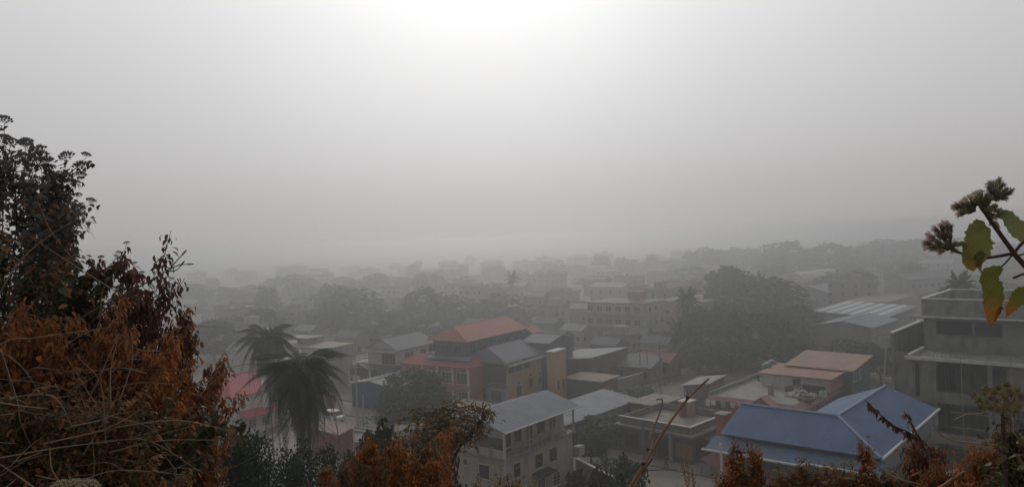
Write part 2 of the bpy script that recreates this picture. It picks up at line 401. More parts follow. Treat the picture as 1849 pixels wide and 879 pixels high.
for x0 in (2.6, 6.2, 9.2): place_window(wh, 'A', x0, .4, 1.4, 1.5, X, Y, 'bars', None, GLASS, off=.35)
g = MB(); g.box(X-.3, -.6, 3.0, X+.9, .3, 4.1); g.build('side_balcony', GREYT, wh)

# --- tan-roofed house just behind it
house('tan_roof_house', 'low house with tan hipped tin roof behind the white three-storey house', 'house', (858,762), (935,736), (752,744), 4.6, 0, 'hip',
      wallm('ochre_wall', (.30,.25,.19)), mat('tan_tin_roof', (.27,.225,.165), rough=.7, var=.18, scale=.5, rib=.4, ribpitch=.3, streak=.5), rise=1.6, ang=50, wins=[('A',2,1.4,1.2,1.3),('B',2,1.4,1.2,1.3)])

# --- cream building with slate gable roof
SLATE = roofm('slate_blue_roof', (.15,.155,.18), 'X', .5, var=.08)
cr_, X, Y = house('cream_house', 'two-storey cream house with slate-blue roof, dark open veranda and pale blue doorway wall', 'house', (915,656), (998,636), (850,643), 7.8, 0, 'hip',
      wallm('cream_peach_wall', (.44,.27,.155), .35), SLATE, rise=2.3, o=.7, ang=57, inset=(1.8,.5))
g = MB(); g.slab([(.2,-.5,7.2),(X,-.5,7.2),(X,.7,7.5),(.2,.7,7.5)], .08); g.build('awning', roofm('pale_awning', (.36,.36,.38)), cr_)
g = MB(); g.box(.66,.68,4.0,.699,Y-.75,7.4); g.build('brown_upper_front', mat('dark_brown_cladding', (.06,.05,.048), var=.3, scale=1), cr_)
g = MB(); g.box(.60,.68,3.1,.694,Y-.75,3.95); g.build('brick_band', mat('brown_brick_band', (.13,.085,.07), var=.3, scale=2), cr_)
g = MB(); g.box(.64,.68,0,.696,5.2,3.08); g.build('pale_blue_front', wallm('pale_blue_wall', (.22,.27,.33), .3), cr_)
g = MB(); g.box(.5,5.3,0,.69,10.5,3.05); g.build('dark_opening_panel', mat('painted_opening_shade', (.035,.045,.06), var=.3), cr_)  # dark blue sheet painted for the shade inside the open bay
place_window(cr_, 'B', 1.9, .9, 1.9, 1.6, X, Y, 'plain', BROWNT, MAROON, 'door', off=.64)
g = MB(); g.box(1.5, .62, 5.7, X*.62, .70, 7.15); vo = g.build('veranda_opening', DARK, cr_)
for x0 in (3.4, 6.2, 9.2):
    g = MB(); g.box(x0-.15, .55, 5.7, x0+.15, .66, 7.2); g.build('veranda_post', GREYT, cr_)
for u, zz, ww, hh in ((3.3,.9,1.5,1.9),(7.6,1.9,1.3,1.6),(11.2,2.0,.8,1.2),(13.4,2.0,.6,1.2)):
    place_window(cr_, 'A', u+.7, zz, ww, hh, X, Y, 'plain', BROWNT, MAROON if u < 4 else DARK, off=.7)
    g = MB(); g.box(u+.7+ww/2-.3, .62, zz+hh+.5, u+.7+ww/2+.3, .72, zz+hh+.8); g.build('vent', DARK, cr_)
# cream stair tower at its right end
c, an, X2, Y2 = fit((1000,636), (1026,628), (985,630), 9.0, 57, 4.4, 1.6)
tw = thing('stair_tower', 'tall plain cream tower with two slit windows at the right end of the cream house', 'tower', (c.x, c.y, 0), an)
m = MB(); m.box(0,0,0,X2,Y2,9.0); m.build('wall', MATS['cream_peach_wall'], tw)
m = MB(); m.box(-.1,-.1,9.0,X2+.1,Y2+.1,9.15); m.build('coping', CONCL, tw)
for x0 in (1.0, 2.8): place_window(tw, 'A', x0, 2.2, .5, 1.4, X2, Y2, 'open', BROWNT, DARK)

# --- terracotta-roofed building
TC = roofm('terracotta_metal_roof', (.40,.155,.11), 'X', .45, var=.08)
NAVY = wallm('slate_dark_wall', (.075,.085,.11), .3)
tb, X, Y = house('terracotta_roof_building', 'large three-storey dark-walled building under a long terracotta-red metal roof', 'building', (843,617), (957,592), (789,609), 11.6, 0, 'hip',
      NAVY, TC, rise=2.4, o=.9, inset=(2.2,.6), ang=57)
g = MB(); g.slab([(.2,-.6,8.3),(X,-.6,8.3),(X,.9,8.7),(.2,.9,8.7)], .08); g.slab([(-.6,-.6,8.3),(.9,-.6,8.7),(.9,Y,8.7),(-.6,Y,8.3)], .08); g.build('canopy', roofm('pale_blue_canopy', (.15,.19,.26)), tb)
for i in range(7): place_window(tb, 'A', 2+i*3.0, 9.3, 1.6, 1.4, X, Y, 'plain', mat('dull_blue_frame', (.12,.15,.2)), GLASS, off=.9)
for i in range(3): place_window(tb, 'B', 2+i*3.0, 9.3, 1.6, 1.4, X, Y, 'plain', mat('dull_blue_frame', (.12,.15,.2)), GLASS, off=.9)
for i in range(5): place_window(tb, 'B', 1.5+i*2.2, 5.3, 1.3, 1.6, X, Y, 'plain', mat('dull_blue_frame', (.12,.15,.2)), GLASS, off=.9)
house('rear_terracotta_wing', 'small red-roofed wing poking out right of the long terracotta roof', 'building', (962,601), (978,596), (940,596), 10.4, 0, 'gable', NAVY, TC, rise=1.2, ang=57, La=4)

# --- red annex in front of it
RA = roofm('dull_red_roof', (.34,.085,.09), 'Y', .5, var=.12)
PINKW = wallm('brick_pink_wall', (.32,.125,.095), .4)
rb, X, Y = house('red_annex', 'two-storey pinkish annex with red roof and tall white-framed windows', 'building', (849,665), (868,657), (765,643), 7.2, 0, 'hip', PINKW, RA, rise=1.5, o=.5, axis='y', ang=57, La=6.5, inset=(.8,2.5))
for i in range(3): place_window(rb, 'B', 1.0+i*3.4, 4.2, 2.4, 1.9, X, Y, 'bars', WHITE, GLASS, off=.5)
for i in range(3): place_window(rb, 'B', 1.0+i*3.4, .8, 2.2, 1.9, X, Y, 'bars', WHITE, GLASS, off=.5)
for i in range(4):
    g = MB(); g.box(.1, .55+i*3.5, 0, .4, .85+i*3.5, 7.0); g.build('pillar', WHITE, rb)
g = MB(); g.box(.0,.5,3.1,.08,Y-.5,3.95); g.build('balcony_band', mat('salmon_band', (.36,.15,.11), var=.15), rb)
# small white number board on the annex roof
bp = P3(785, 632, 142)
sg = thing('number_board', 'small white board with dark numerals standing on the red annex roof', 'sign', bp, R(-20))
m = MB(); m.box(0,0,-.9,1.7,.08,1.0); m.build('board', WHITE, sg)
m = MB()   # the figures 2 and 9, as strokes
for x0, segs in ((.28, ((0,.9,.45,.9),(.45,.9,.45,.5),(0,.5,.45,.5),(0,.5,0,.08),(0,.08,.45,.08))), (.95, ((0,.9,.45,.9),(.45,.9,.45,.08),(0,.5,.45,.5),(0,.5,0,.9),(0,.08,.45,.08)))):
    for xa, za, xb, zb in segs: m.box(x0+min(xa,xb)-.06, -.03, min(za,zb)-.06-.1, x0+max(xa,xb)+.06, 0.0, max(za,zb)+.06-.1)
m.build('numerals', DARK, sg)

house('small_slate_roof_house', 'small raised block with square slate-blue roof right of the terracotta roof', 'building', (992,620), (1010,606), (951,614), 9.6, 0, 'gable', NAVY, SLATE, rise=1.1, o=.4, ang=57, axis='y')

# --- white balcony house at left
WG = roofm('light_grey_metal_roof', (.19,.2,.21), 'X', .5, var=.08)
WW = wallm('pale_grey_white_wall', (.46,.455,.44), .3)
hb, X, Y = house('balcony_house', 'white upper-floor house with grey metal roof and white terrace railing', 'house', (717,633), (792,618), (690,627), 8.4, 5.3, 'gable', WW, WG, rise=2.2, o=.5, ang=57, Lb=9)
g = MB(); g.slab([(-1.1,-.2,8.0),(.5,-.2,8.6),(.5,Y,8.6),(-1.1,Y,8.0)], .1); g.build('end_canopy', WG, hb)
place_window(hb, 'A', 2.8, 5.5, 2.6, 2.0, X, Y, 'plain', GREYT, GLASS, off=.5); place_window(hb, 'A', 7.6, 5.5, 1.8, 2.0, X, Y, 'plain', GREYT, GLASS, off=.5)
place_window(hb, 'B', 1.0, 5.4, 3.6, 2.3, X, Y, 'plain', GREYT, DARK, off=.5)
c, an, X, Y = fit((714,658), (765,643), (657,645), 5.2, 57, 17, 11)
m = MB(); m.box(.4,.4,0,X-.4,Y-.4,4.95); m.build('lower_wall', wallm('blue_grey_lower_wall', (.17,.18,.21), .4), hb).matrix_local = Matrix()
low = KIDS(hb)[-1]
rel = Matrix.Translation((c.x, c.y, 0)) @ Matrix.Rotation(an, 4, 'Z')
rootm = Matrix.Translation(hb.location) @ Matrix.Rotation(an, 4, 'Z')
loc_ = rootm.inverted() @ rel
low.matrix_basis = loc_
m = MB(); m.box(0,0,4.95,X,Y,5.2); o_ = m.build('terrace_slab', WHITE, hb); o_.matrix_basis = loc_
g = MB()
for zz in (5.75, 6.3): g.tube([(X*.28,.1,zz),(.1,.1,zz),(.1,Y-.1,zz),(X*.45,Y-.1,zz)], .07, 6)
for t in np.linspace(.1, Y-.1, 5): g.tube([(.1,t,5.2),(.1,t,6.35)], .07, 6)
for t in (X*.14, X*.28): g.tube([(t,.1,5.2),(t,.1,6.35)], .07, 6)
o_ = g.build('terrace_railing', mat('bright_white_railing', (.72,.72,.70), var=.05), hb); o_.matrix_basis = loc_
for i in range(3):
    w_ = place_window(hb, 'B', 1.2+i*3.2, 1.3, 1.6, 2.0, X, Y, 'plain', WHITE, DARK, off=.4); w_.matrix_basis = loc_ @ w_.matrix_basis
house('blue_wall_shed', 'low shed with pale tin roof over a deep blue wall, left of the leafy tree', 'shed', (706,700), (778,672), (652,690), 4.4, 0, 'gable',
      mat('deep_blue_wall', (.045,.07,.15), var=.2, scale=.6), roofm('pale_tin_roof', (.26,.265,.26), 'Y', .4), rise=.8, ang=55, axis='x', Lb=11)
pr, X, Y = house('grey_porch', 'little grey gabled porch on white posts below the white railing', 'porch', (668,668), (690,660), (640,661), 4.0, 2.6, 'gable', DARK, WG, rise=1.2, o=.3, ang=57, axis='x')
for x_, y_ in ((.4,.4),(.4,Y-.4)): 
    g = MB(); g.box(x_-.15,y_-.15,0,x_+.15,y_+.15,3.9); g.build('post', WHITE, pr)
# --- flat-topped hall
FH = wallm('dusty_taupe_wall', (.27,.245,.22), .5)
fh, X, Y = house('flat_hall', 'flat-roofed taupe hall with a pale end wall and one long slot window', 'building', (590,629), (658,620), (520,616), 8.2, 0, 'flat', FH, mat('dusty_roof_slab', (.33,.30,.26), var=.2, scale=.4), o=.3, ang=60)
g = MB(); g.box(.26,.3,5.2,.297,6.8,8.0); g.build('pale_end_panel', wallm('pale_plaster', (.48,.46,.42), .3), fh)
place_window(fh, 'B', 1.8, 6.3, 2.9, .6, X, Y, 'open', None, DARK, off=.25)
for q in (0,1): 
    g = MB(); g.box(X*.35+q*3, Y*.5, 8.22, X*.35+q*3+2.6, Y*.5+2.6, 9.6); g.build('roof_room' , FH, fh)
g = MB(); g.box(X*.2, Y*.4, 9.7, X*.75, Y*.8, 9.85); g.build('roof_canopy', roofm('pale_tin_roof', (.26,.265,.26)), fh)
fa, X, Y = house('lower_hall_annex', 'low pale annex with dark doorway beneath the flat-roofed hall', 'building', (607,655), (648,648), (588,650), 4.2, 0, 'flat', wallm('pale_plaster', (.48,.46,.42)), CONC, o=.3, ang=60, Lb=5)
place_window(fa, 'A', 3.2, .5, 2.4, 2.6, X, Y, 'open', None, DARK, off=.3)
tn, X, Y = house('white_turret', 'tiny white gabled turret with one dark square window above the red house', 'turret', (432,633), (442,628), (417,628), 8.4, 0, 'gable', wallm('pale_plaster', (.48,.46,.42)), roofm('pale_tin_roof', (.26,.265,.26)), rise=1.4, ang=62, La=4, Lb=4.2, o=.25, axis='y')
place_window(tn, 'A', 1.4, 6.2, .7, .9, X, Y, 'open', None, DARK, off=.25)

# --- red tiled house left
RT_ = mat('pinkish_red_tiles', (.42,.045,.06), rough=.55, var=.18, scale=.8, rib=.9, ribaxis='Z', ribpitch=.22, spec=.4)
rh, X, Y = house('red_tile_house', 'white two-storey house with pinkish red tiled hip roof behind the coconut palms', 'house', (416,719), (478,690), (378,707), 6.4, 0, 'hip',
      wallm('warm_white_wall', (.60,.55,.51), .35), RT_, rise=2.7, o=.6, ang=56, La=11, Lb=9.5, inset=(3.2,3.2))
g = MB(); g.slab([(1.8,-1.4,3.0),(X,-1.4,3.0),(X,.6,3.8),(1.8,.6,3.8)], .12); g.build('lower_roof', RT_, rh)
g = MB(); g.add([(5.8,.0,6.4),(X+.2,.0,6.4),((5.8+X)/2,.0,8.2),(5.8,.6,6.4),(X+.2,.6,6.4),((5.8+X)/2,4,8.2)], [(0,1,2),(0,2,5,3),(1,4,5,2)]); g.build('gable', WHITE, rh)
g = MB(); g.box(6.1,.05,3.6,X-.1,.6,6.4); g.build('bay_wall', MATS['warm_white_wall'], rh)
for u, zz, ww, hh in ((1.6,4.2,.9,1.6),(3.0,.6,1.3,1.5),(5.6,.6,1.6,1.5)): place_window(rh, 'A', u+.6, zz, ww, hh, X, Y, 'bars', WHITE, GLASS, off=.6)
place_window(rh, 'A', 7.4, 4.2, 1.3, 1.6, X, Y, 'plain', WHITE, GLASS, off=.05); place_window(rh, 'B', 2.0, 4.2, 1.3, 1.5, X, Y, 'plain', WHITE, GLASS, off=.6)
g = MB(); g.box(3.2,-.6,0,6.2,-.5,.9); [g.box(3.2+k*.5,-.62,.9,3.28+k*.5,-.48,1.3) for k in range(6)]; g.build('porch_railing', WHITE, rh)
# --- maroon shed
house('maroon_shed', 'small maroon-walled shed with dusty pink tin roof beside the palms', 'shed', (611,785), (642,775), (572,771), 3.6, 0, 'shed',
      mat('maroon_wall', (.19,.05,.05), var=.22, scale=.8, streak=.4), roofm('dusty_pink_tin', (.34,.24,.20), 'Y', .3, streak=.4), rise=.5, drop=.5, ang=56, o=.3)

# --- centre right
BRW = wallm('dark_brown_wall', (.10,.085,.078), .4)
house('long_grey_shed', 'long brown-walled shed with pale grey sloping roof right of the cream tower', 'shed', (1067,646), (1135,628), (1025,649), 6.2, 0, 'shed', BRW, roofm('pale_lilac_tin', (.22,.225,.25), 'X', .4), rise=.2, drop=-1.2, o=.4, Lb=12, wins=[('A',2,2,1.4,1.3),('A',7,2,1.4,1.3),('A',12,2,1.4,1.3)], fm=BROWNT)
hh_, X, Y = house('green_hut', 'green-walled hut with small dusty pink hipped roof in front of the long grey shed', 'hut', (1086,689), (1117,677), (1035,675), 3.6, 0, 'hip', mat('dull_green_wall', (.075,.10,.06), var=.2, scale=.8), roofm('dusty_pink_tin', (.34,.24,.20)), rise=.8, o=.5, wins=[('A',1.5,1,1.1,1.2)], ang=52)
g = MB(); g.box(.5,.47,0,X-.5,.498,3.4); g.build('red_side_panel', MATS['maroon_wall'], hh_)
house('grey_low_shed', 'very low shed with wide pale corrugated roof between white house and brown flat roof', 'shed', (1022,768), (1156,722), (985,746), 3.2, 0, 'shed', wallm('grey_green_wall', (.13,.13,.11), .5), roofm('pale_corrugated_sheet', (.24,.25,.27), 'X', .3, streak=.4), rise=.2, drop=.9, o=.3)
# --- brown flat-roofed house
c, an, X, Y = fit((1251,789), (1308,768), (1113,762), 3.9, 46)
X = max(X, 11.5)
bf = thing('brown_flat_house', 'brown flat-roofed house with weathered parapet terrace above the street', 'house', (c.x, c.y, 0), an)
BW = wallm('soot_brown_wall', (.14,.11,.09), .6)
m = MB(); m.box(.9,.9,0,X-.5,Y-.5,3.65); m.build('wall', BW, bf)
m = MB(); m.box(0,0,3.65,X,Y,3.9); m.build('roof_slab', mat('stained_slab', (.27,.24,.20), var=.3, scale=.8, streak=.5), bf)
PAR = mat('mossy_parapet', (.17,.155,.13), var=.35, scale=1.2, streak=.6)
for nm, bx in (('parapet', (.7,.7,3.9,X-.5,.9,4.85)), ('parapet', (.7,.9,3.9,.9,Y-.5,4.85)), ('parapet', (.9,Y-.7,3.9,X-.5,Y-.5,4.85)), ('parapet', (X-.7,.9,3.9,X-.5,Y-.7,4.85))):
    g = MB(); g.box(*bx); g.build(nm, PAR, bf)
g = MB(); g.box(.62,.62,4.85,X-.42,.98,4.93); g.box(.62,.98,4.85,.98,Y-.42,4.93); g.build('coping', CONCL, bf)
place_window(bf, 'B', 4.4, .1, 1.4, 2.6, X, Y, 'open', BROWNT, DARK, 'door', off=.9)
place_window(bf, 'B', .6, .7, 2.6, 1.9, X, Y, 'plain', BROWNT, mat('orange_brown_shutter', (.27,.15,.07), var=.25), 'shutter', off=.9)
place_window(bf, 'B', 9.0, 1.0, 2.2, 1.6, X, Y, 'plain', BROWNT, DARK, off=.9)
place_window(bf, 'A', 2.0, 1.0, 1.6, 1.4, X, Y, 'plain', BROWNT, DARK, off=.9)
for y0 in (3.4, 6.4, 11.5):
    if y0 < Y-1: g = MB(); g.box(.25,y0,0,.6,y0+.35,3.65); g.build('pillar', mat('pale_pillar', (.30,.30,.29), var=.15), bf)
# roof-top brick cabin with maroon door, laundry, hanging pot
cb = G(1250, 752, 3.95)
hut = thing('rooftop_cabin', 'narrow pink brick cabin with maroon door on the brown terrace', 'cabin', (cb.x, cb.y, 3.9), an)
m = MB(); m.box(-.9,0,0,.9,1.6,2.2); m.build('wall', wallm('pink_brick', (.36,.20,.16), .3), hut)
m = MB(); m.box(-1.05,-.15,2.2,1.05,1.75,2.32); m.build('roof', CONCL, hut)
m = MB(); m.box(-.93,.35,.05,-.9,1.25,1.9); m.build('door', MAROON, hut)
lo = G(1270, 741, 3.95)
ll = thing('laundry_line', 'line of white and dark washing hung across the brown terrace', 'laundry', (lo.x, lo.y, 3.9), R(-38))
m = MB(); m.tube([(0,0,0),(0,0,1.9)], .04); m.tube([(5,0,0),(5,0,1.9)], .04); m.tube([(0,0,1.85),(2.5,0,1.72),(5,0,1.85)], .015, 4); m.build('line', METALP, ll)
random.seed(5)
for k, (x0, cc, hgt) in enumerate(((.4,(.7,.7,.72),.9),(1.25,(.75,.75,.74),.7),(2.0,(.05,.06,.1),1.1),(2.7,(.4,.38,.36),.9),(3.4,(.12,.10,.12),1.1),(4.1,(.6,.56,.5),.8))):
    g = MB(); n_ = 5; vs = []
    for i in range(n_+1):
        for j in range(4): vs.append((x0+.62*i/n_, .06*math.sin(i*1.9+k+j), 1.74-hgt*j/3 + .02*math.sin(i)))
    fs = [(i*4+j, i*4+j+1, (i+1)*4+j+1, (i+1)*4+j) for i in range(n_) for j in range(3)]
    g.add(vs, fs); g.build('garment', mat('cloth_%d' % k, cc, var=.1), ll)
# small roof behind
house('back_flat_annex', 'small flat concrete-roofed annex behind the brown parapet terrace', 'building', (1186,733), (1228,716), (1165,722), 3.6, 0, 'flat', BW, MATS['stained_slab'], o=.3, ang=46, Lb=5.5)
house('brick_lean_house', 'brown brick house with thin sloping tin roof behind the rooftop washing', 'house', (1281,692), (1313,681), (1206,693), 4.2, 0, 'shed', wallm('dull_brick_wall', (.20,.14,.115), .4), roofm('dull_tin', (.28,.265,.24), 'X', .35), rise=.5, drop=-.9, o=.4, wins=[('A',.5,1.6,.8,1.5),('A',2.0,1.6,.8,1.5),('B',3,1.4,1.4,1.3)])

# --- pink house with terrace
c, an, X, Y = fit((1437,735), (1523,697), (1297,707), 4.3, 48)
ph = thing('pink_terrace_house', 'pink house with wide roof terrace, sloped pink edging and front pediment', 'house', (c.x, c.y, 0), an)
PKW = wallm('salmon_pink_wall', (.40,.155,.12), .45)
FAS = mat('pink_fascia_tiles', (.38,.21,.19), rough=.7, var=.15, scale=1.2, streak=.4)
m = MB(); m.box(.9,.9,0,X-.3,Y-.5,3.6); m.build('wall', PKW, ph)
m = MB(); m.box(.5,.5,3.6,X,Y,4.25); m.build('terrace_slab', mat('terrace_concrete', (.29,.27,.24), var=.2, scale=.5, stain=(.15,.14,.12)), ph)
m = MB()
m.slab([(-.3,-.3,3.5),(X,-.3,3.5),(X,.5,4.45),(.5,.5,4.45)], .15); m.slab([(-.3,-.3,3.5),(.5,.5,4.45),(.5,Y,4.45),(-.3,Y,3.5)], .15)
m.build('sloped_edging', FAS, ph)
m = MB(); yc = Y*.33
m.add([(-1.2,yc-3.0,3.3),(-1.2,yc+3.0,3.3),(-1.2,yc,5.3),(.6,yc-3.0,3.5),(.6,yc+3.0,3.5),(.6,yc,5.3)], [(0,1,2),(3,5,4),(0,3,4,1)]); m.build('pediment', PKW, ph)
m = MB(); m.slab([(-1.5,yc-3.3,3.15),(.8,yc-3.3,3.15),(.8,yc,5.5),(-1.5,yc,5.5)], .15); m.slab([(-1.5,yc,5.5),(.8,yc,5.5),(.8,yc+3.3,3.15),(-1.5,yc+3.3,3.15)], .15); m.build('pediment_roof', FAS, ph)
m = MB(); m.box(.5,Y-.3,4.25,X,Y,4.9); m.build('terrace_parapet', CONC, ph)
for u in (2, 6, 10, 14):
    if u < X-2: place_window(ph, 'A', u, 1.0, 1.3, 1.5, X, Y, 'plain', WHITE, GLASS, off=.9)
place_window(ph, 'B', 2.0, 1.0, 1.3, 1.5, X, Y, 'plain', WHITE, GLASS, off=.9)
# upper rooms with rusty roofs
RUST = mat('rusty_red_sheet', (.36,.19,.15), rough=.75, var=.2, scale=.4, rib=.5, ribaxis='X', ribpitch=.4, streak=.4)
RUST2 = mat('sunbleached_rust_sheet', (.36,.27,.20), rough=.75, var=.28, scale=.35, rib=.5, ribaxis='Y', ribpitch=.6, streak=.5, col2=(.33,.19,.14))
ur, X, Y = house('terrace_room', 'white-walled room on the pink terrace under a rusty red sheet roof', 'building', (1502,685), (1541,670), (1389,664), 6.45, 4.25, 'shed', wallm('grubby_white_wall', (.50,.49,.46), .4), RUST, rise=.35, drop=.0, o=.5, ang=48)
g = MB(); g.box(.5,.46,4.25,X-.5,.497,6.2); g.build('pink_side_wall', PKW, ur)
place_window(ur, 'B', Y-4.6, 4.35, .7, 1.8, X, Y, 'open', WHITE, mat('pale_door', (.5,.5,.48)), 'door', off=.5); place_window(ur, 'B', Y-6.8, 4.9, 1.1, .95, X, Y, 'bars', BROWNT, GLASS, off=.5)
bk, X, Y = house('rear_rust_building', 'dark building with large sun-bleached rusty roof behind the terrace room', 'building', (1541,670), (1567,652), (1425,655), 6.95, 0, 'shed', NAVY, RUST2, rise=1.1, drop=0.1, o=.5, ang=48, wins=[('A',1,5,1.2,1.3),('A',3.8,5,1.2,1.3)])
# rooftop clutter
def at(px, py, z): q = G(px, py, z); return Vector((q.x, q.y, z))
TANKM = mat('green_plastic_tank', (.05,.16,.13), rough=.5, var=.12)
def tank(px, py, zb, r_, h, label, m_=TANKM, grp='water tanks', lid=WHITE):
    p = at(px, py, zb); t = thing('water_tank', label, 'water tank', p, 0, grp)
    m = MB(); m.lathe((0,0,0), [(r_*.97,0),(r_,.1*h),(r_*.96,.2*h),(r_,.3*h),(r_*.96,.4*h),(r_,.5*h),(r_*.96,.6*h),(r_,.7*h),(r_*.9,.85*h),(r_*.45,h)], 20); m.build('tank_body', m_, t, True)
    m = MB(); m.lathe((0,0,h), [(r_*.42,0),(r_*.42,.08*h),(r_*.2,.12*h)], 14); m.build('lid', lid, t); return t
tank(1384, 674, 5.5, .85, 1.7, 'green plastic water tank, front one of two beside the terrace room')
tank(1394, 669, 5.5, .85, 1.75, 'green plastic water tank behind the first, nearer the rusty roof')
ts = thing('tank_stand', 'dark block tower carrying the two green water tanks', 'stand', at(1390, 675, 5.3), R(48)); 
m = MB(); [m.box(x_, y_, -6, x_+.3, y_+.3, 0) for x_ in (-1.6,1.5) for y_ in (-1.3,1.2)]; m.build('leg', NAVY, ts); m = MB(); m.box(-1.8,-1.5,0,2.0,1.7,.18); m.build('platform', CONC, ts)
random.seed(11)
for k, (px, py, s_, cc, nm, lb) in enumerate((
    (1425,706,.6,(.12,.10,.09),'crate','dark wooden crate left of the rubbish heap on the pink terrace'),
    (1486,715,.55,(.5,.5,.48),'crate','pale plastic crate at right end of the terrace clutter'),)):
    p = at(px, py, 4.27); t = thing(nm, lb, 'crate', p, R(40), None)
    m = MB(); w_ = s_; [m.box(-w_, -w_*.7 + q, z_, w_, -w_*.7+q+.05, z_+.16) for q in (0, 1.35*w_) for z_ in (.02,.24,.46,.68)]; [m.box(q, -w_*.7, z_, q+.05, w_*.7, z_+.16) for q in (-w_, w_-.05) for z_ in (.02,.24,.46,.68)]; m.box(-w_,-w_*.7,0,w_,w_*.7,.03)
    m.build('slatted_box', mat('crate_m%d' % k, cc), t); m = MB(); [m.box(a_-.04,b_-.04,0,a_+.04,b_+.04,.86) for a_ in (-w_+.08,w_-.08) for b_ in (-w_*.62,w_*.62)]; m.build('corner_post', mat('crate_m%d' % k, cc), t)
p = at(1468, 711, 4.27); t = thing('sofa', 'old dark sofa pushed against the terrace room wall', 'sofa', p, R(-42))
m = MB(); m.box(-1.7,-.5,.12,1.7,.45,.5); m.build('seat', DARK, t); m = MB(); m.box(-1.7,.3,.5,1.7,.55,1.25); m.build('backrest', DARK, t)
for q in (-1.75, 1.55): m = MB(); m.box(q,-.5,.1,q+.22,.5,.8); m.build('armrest', DARK, t)
def rubble(name, label, cat, px, py, z, rad, n, cols, seed, hmax=.6, kind=None, grp=None):
    rng = random.Random(seed); c0 = at(px, py, z)
    root = None
    m = MB()
    for i in range(n):
        a = rng.random()*6.28; q = rad*rng.random()**.6; s_ = rng.uniform(.12,.34)
        cx_, cy_ = q*math.cos(a)*1.3, q*math.sin(a); cz = hmax*max(0, 1-q/rad)*rng.random()
        vs = [Vector((sx_*s_*rng.uniform(.5,1.2), sy_*s_*rng.uniform(.5,1.2), sz_*s_*rng.uniform(.3,.8))) for sx_ in (-1,1) for sy_ in (-1,1) for sz_ in (-1,1)]
        rt = Matrix.Rotation(rng.random()*6, 3, 'Z') @ Matrix.Rotation(rng.uniform(-.6,.6), 3, 'X')
        m.add([rt@v + Vector((cx_, cy_, cz+s_*.35)) for v in vs], [(0,1,3,2),(4,6,7,5),(0,4,5,1),(2,3,7,6),(0,2,6,4),(1,5,7,3)])
    o = m.build(name, cols, None, loc=c0); return tag(o, label, cat, grp, kind)
RUB = mat('mixed_rubbish', (.30,.24,.2), var=.7, scale=4, col2=(.45,.42,.4))
rubble('junk_heap', 'heap of mixed junk and sacks lying mid-terrace on the pink house', 'junk heap', 1446, 714, 4.27, 1.7, 90, RUB, 1, .7, 'stuff')
p = at(1456, 722, 4.27); t = thing('tyre_planter', 'round dark basin full of scrap in front of the junk heap', 'basin', p)
m = MB(); m.lathe((0,0,0), [(1.25,0),(1.35,.15),(1.3,.45),(1.1,.5),(1.05,.2),(.2,.15)], 20); m.build('basin_rim', mat('brown_basin', (.12,.08,.06)), t, True)
p = at(1392, 712, 4.27); t = thing('chimney_stub', 'short dark concrete column stub standing alone on the pink terrace', 'column', p, R(48))
m = MB(); m.box(-.32,-.32,0,.32,.32,1.55); m.build('shaft', CONC, t); m = MB(); [m.tube([(x_,y_,1.5),(x_*1.3,y_*1.2,2.0)], .02, 4) for x_ in (-.2,.2) for y_ in (-.2,.2)]; m.build('rebar', METALP, t)

# --- blue-roofed house, bottom right
c, an, LA, LB = fit((1591,827), (1707,739), (1301,782), 12.0, 49)
BLU = roofm('blue_metal_roof', (.082,.13,.24), 'X', .25, var=.22, rough=.5, spec=.4)
BLUL = roofm('pale_blue_metal_roof', (.12,.17,.265), 'Y', .25, var=.10, rough=.45, spec=.5)
bh = thing('blue_roof_house', 'house with broad L-shaped blue metal roof and white gutters, bottom right', 'house', (c.x, c.y, 0), an)
Wd = 9.2; RZ = 1.75; z = 12.0; h = Wd/2
m = MB(); m.slab([(0,0,z),(h,h,z+RZ),(h,LB,z+RZ),(0,LB,z)], .08); m.slab([(h,h,z+RZ),(Wd,Wd,z),(Wd,LB,z),(h,LB,z+RZ)], .08); m.build('main_roof', roofm('blue_metal_roof_y', (.082,.13,.24), 'Y', .25, var=.22, rough=.5, spec=.4), bh)
m = MB(); m.slab([(0,0,z),(LA,0,z),(LA,h,z+RZ),(h,h,z+RZ)], .08); m.slab([(h,h,z+RZ),(LA,h,z+RZ),(LA,Wd,z),(Wd,Wd,z)], .08); m.build('wing_roof', BLU, bh)
RCAP = mat('pale_blue_ridge_cap', (.22,.28,.40), var=.1, rough=.5)
for a, b in (((h,h,z+RZ),(h,LB,z+RZ)), ((h,h,z+RZ),(LA,h,z+RZ)), ((0,0,z),(h,h,z+RZ))):
    m = MB(); m.tube([(a[0],a[1],a[2]+.03),(b[0],b[1],b[2]+.03)], .13, 6); m.build('ridge_cap', RCAP, bh)
yj = LB*.40; m = MB()
m.slab([(-1.35,-.25,z-.95),(.35,-.25,z-.35),(.35,yj,z-.35),(-1.35,yj,z-.95)], .07); m.slab([(-1.75,yj,z-1.05),(.35,yj,z-.35),(.35,LB+.7,z-.35),(-1.75,LB+.7,z-1.05)], .07)
m.build('skirt_roof', roofm('blue_skirt_roof', (.10,.145,.22), 'Y', .25, var=.10), bh)
m = MB(); m.tube([(-1.45,-.35,z-.98),(-1.45,yj,z-.98),(-1.85,yj+.25,z-1.08),(-1.85,LB+.9,z-1.08)], .11, 8); m.build('gutter', WHITE, bh)
m = MB(); m.tube([(0,-.12,z-.02),(LA+.1,-.12,z-.02)], .11, 8); m.build('gutter', WHITE, bh)
m = MB(); m.slab([(.3,-.02,z-.12),(LA,-.02,z-.12),(LA,.02,z-1.3),(.3,.02,z-1.3)], .05); m.box(.2,-.02,z-1.5,LA,.06,z-.15); m.build('fascia_sheet', roofm('grey_blue_sheet', (.20,.225,.27), 'X', .25), bh)
